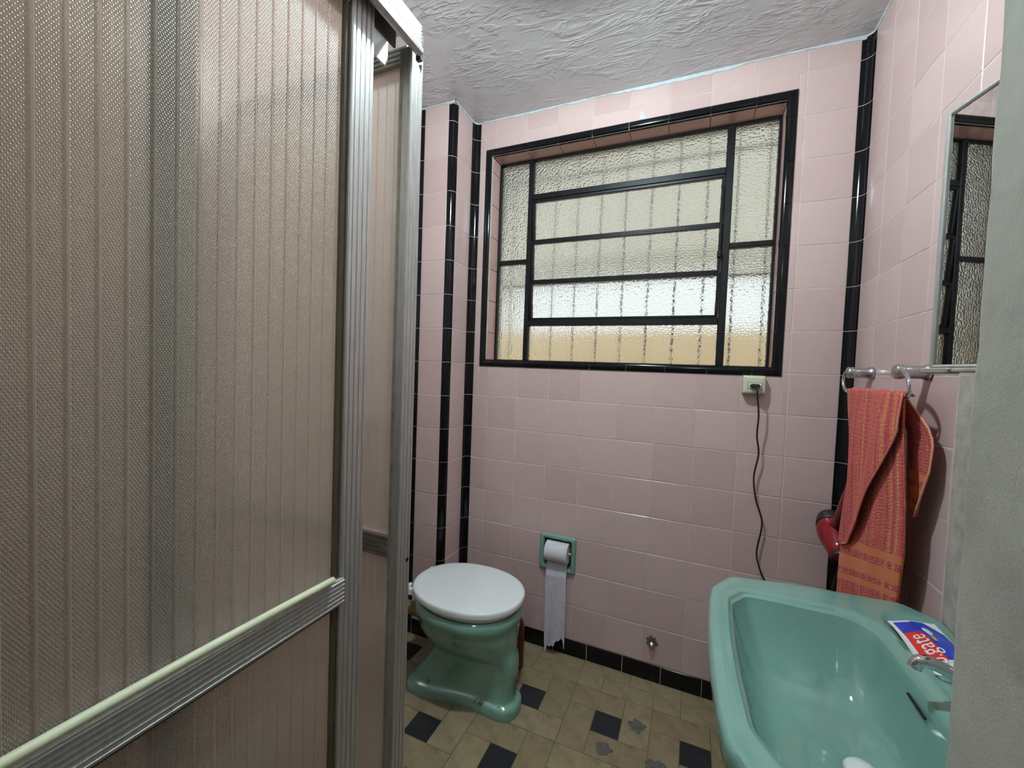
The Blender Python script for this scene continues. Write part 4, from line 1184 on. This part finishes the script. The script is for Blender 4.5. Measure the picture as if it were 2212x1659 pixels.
for f, z in ((.7, .632), (.45, .628), (.27, .625), (.22, .622), (.215, .612)):
    rings.append([(DX+(CX+rb_[k]*math.cos(2*PI*k/NS)-DX)*f, DY+(CY+rb_[k]*math.sin(2*PI*k/NS)-DY)*f, z) for k in range(NS)])
basin = thing('wash_basin', (1.17, SYC, .555), 'sea green ceramic wash basin with chamfered corners on the right wall', 'wash basin')
MB().loft(rings).build('bowl', M['teal'], basin, True, 32)
mb = MB(); mb.revolve([(.0, -.002), (.024, -.002), (.026, .003), (.021, .009), (.008, .012), (0, .0125)], (DX, DY, .624), (0, 0, 1), 28); mb.build('drain_plug', M['tubewhite'], basin)
mb = MB(); mb.bbox(1.2540, 1.2590, -.935, -.875, .7440, .7480, .0018); mb.build('overflow_slot', M['iron'], basin)
mb = MB(); mb.tube([(1.25, SYC, .556), (1.25, SYC, .46), (1.255, SYC, .42), (1.28, SYC, .395), (1.30, SYC, .40), (1.33, SYC, .43), (1.397, SYC, .44)], .019, 14); mb.build('waste_pipe', M['dullchrome'], basin)
for dy in (-.2, .2):
    mb = MB(); mb.bbox(1.30, XR+.001, SYC+dy-.012, SYC+dy+.012, .64, .70, .004); mb.build('bracket', M['iron'], basin)

fc = thing('faucet', (1.335, SYC, SZT), 'chrome basin faucet with a short spout beside the plastered corner', 'faucet')
mb = MB(); mb.revolve([(.026, 0), (.026, .004), (.020, .008), (.017, .02), (.017, .045), (.013, .055), (.011, .07), (0, .072)], (1.335, SYC, SZT-.001)); mb.build('body', M['chrome'], fc)
MB().tube(smooth_path([(1.330, SYC, .806), (1.300, SYC, .820), (1.270, SYC, .833), (1.252, SYC, .836), (1.243, SYC, .832), (1.240, SYC, .823)]), [.0095]*24+[.0095]*8+[.0088]*8+[.0095], 16).build('spout', M['chrome'], fc)
mb = MB(); mb.revolve([(.0, .070), (.021, .071), (.024, .077), (.024, .086), (.018, .094), (0, .097)], (1.335, SYC, SZT), (0, 0, 1), 6, False); mb.build('handle', M['chrome'], fc)

# ------------------------------------------------------------------ toothpaste tube on the deck
tp = thing('toothpaste_tube', (1.330, -.79, .786), 'flattened red, blue and white toothpaste tube on the basin deck', 'toothpaste')
TX0, TX1, TYF, TYN = 1.288, 1.366, -.696, -.845
def tsurf(u, v):      # u across X, v along -Y from the crimp
    x = TX0+(TX1-TX0)*u; y = TYF+(TYN-TYF)*v
    th = .0012 + .013*sstep(.02, .75, v)*math.sin(PI*u)**.7
    zb = .7795+.0075*sstep(.0, .5, u) + .003*math.sin(v*5)*(1-u)
    return x + .010*v*0, y + .012*u, zb, th
def tpart(name, u0, u1, mat, v0=0., v1=1., lift=0.0, both=True):
    nu, nv = 8, 24; vs = []; top = []
    for j in range(nv+1):
        for i in range(nu+1):
            u = u0+(u1-u0)*i/nu; x, y, z, th = tsurf(u, v0+(v1-v0)*j/nv); vs.append((x, y, z+th+lift))
    fs = [(j*(nu+1)+i, j*(nu+1)+i+1, (j+1)*(nu+1)+i+1, (j+1)*(nu+1)+i) for j in range(nv) for i in range(nu)]
    if both:
        b = len(vs)
        for j in range(nv+1):
            for i in range(nu+1):
                u = u0+(u1-u0)*i/nu; x, y, z, th = tsurf(u, v0+(v1-v0)*j/nv); vs.append((x, y, z))
        fs += [tuple(b+q for q in reversed(f)) for f in fs]
        for j in range(nv):
            for i, s_ in ((0, 0), (nu, 0)):
                a = j*(nu+1)+i; fs.append((a, a+nu+1, b+a+nu+1, b+a))
        for i in range(nu):
            for j in (0, nv):
                a = j*(nu+1)+i; fs.append((a, a+1, b+a+1, b+a))
    mb = MB(); mb.add(vs, fs, True); return mb.build(name, mat, tp, False)
tpart('tube_body', 0, 1, M['tubewhite'])
tpart('red_print', .08, .45, M['tubered'], .36, .98, .0004, False)
tpart('blue_print', .08, .45, M['tubeblue'], .05, .36, .0004, False)
tpart('blue_print', .45, .96, M['tubeblue'], .02, .97, .0004, False)
def badge(name, poly, mat, lift):
    vs = [];
    for u, v in poly:
        x, y, z, th = tsurf(u, v); vs.append((x, y, z+th+lift))
    mb = MB(); mb.add(vs, [tuple(range(len(vs)))]); mb.build(name, mat, tp, False)
badge('white_swirl', [(.50, .30), (.53, .24), (.60, .20), (.66, .24), (.66, .36), (.60, .44), (.53, .46)], M['tubewhite'], .0012)
badge('yellow_label', [(.50, .48), (.58, .47), (.58, .60), (.50, .61)], simple('yellow_print', srgb(196, 176, 40), .4), .0012)
badge('white_corner', [(.72, .03), (.97, .03), (.97, .30), (.86, .22)], M['tubewhite'], .0012)
me = text_mesh('Colgate', .038, .0002)
xs = [v.co.x for v in me.vertices]
tw = max(xs)-min(xs)
for v in me.vertices:
    # reading direction runs to +Y, letter tops point to -X; letters end just short of the crimp
    vv = .44 + (max(xs)-v.co.x)/(TYF-TYN); uu = .26 - v.co.y/(TX1-TX0)
    x, y, z, th = tsurf(min(1, max(0, uu)), vv); v.co = Vector((x, y, z+th+.0009+v.co.z)) - Vector(tp.location)
me.materials.append(M['tubewhite']); lt = bpy.data.objects.new('lettering', me); COL.objects.link(lt); lt.parent = tp
MB().revolve([(.006, 0), (.006, .010), (.017, .012), (.017, .034), (.015, .036), (0, .036)], ((TX0+TX1)/2, TYN+.002, .793), (0, -1, 0), 20).build('cap', M['tubewhite'], tp)
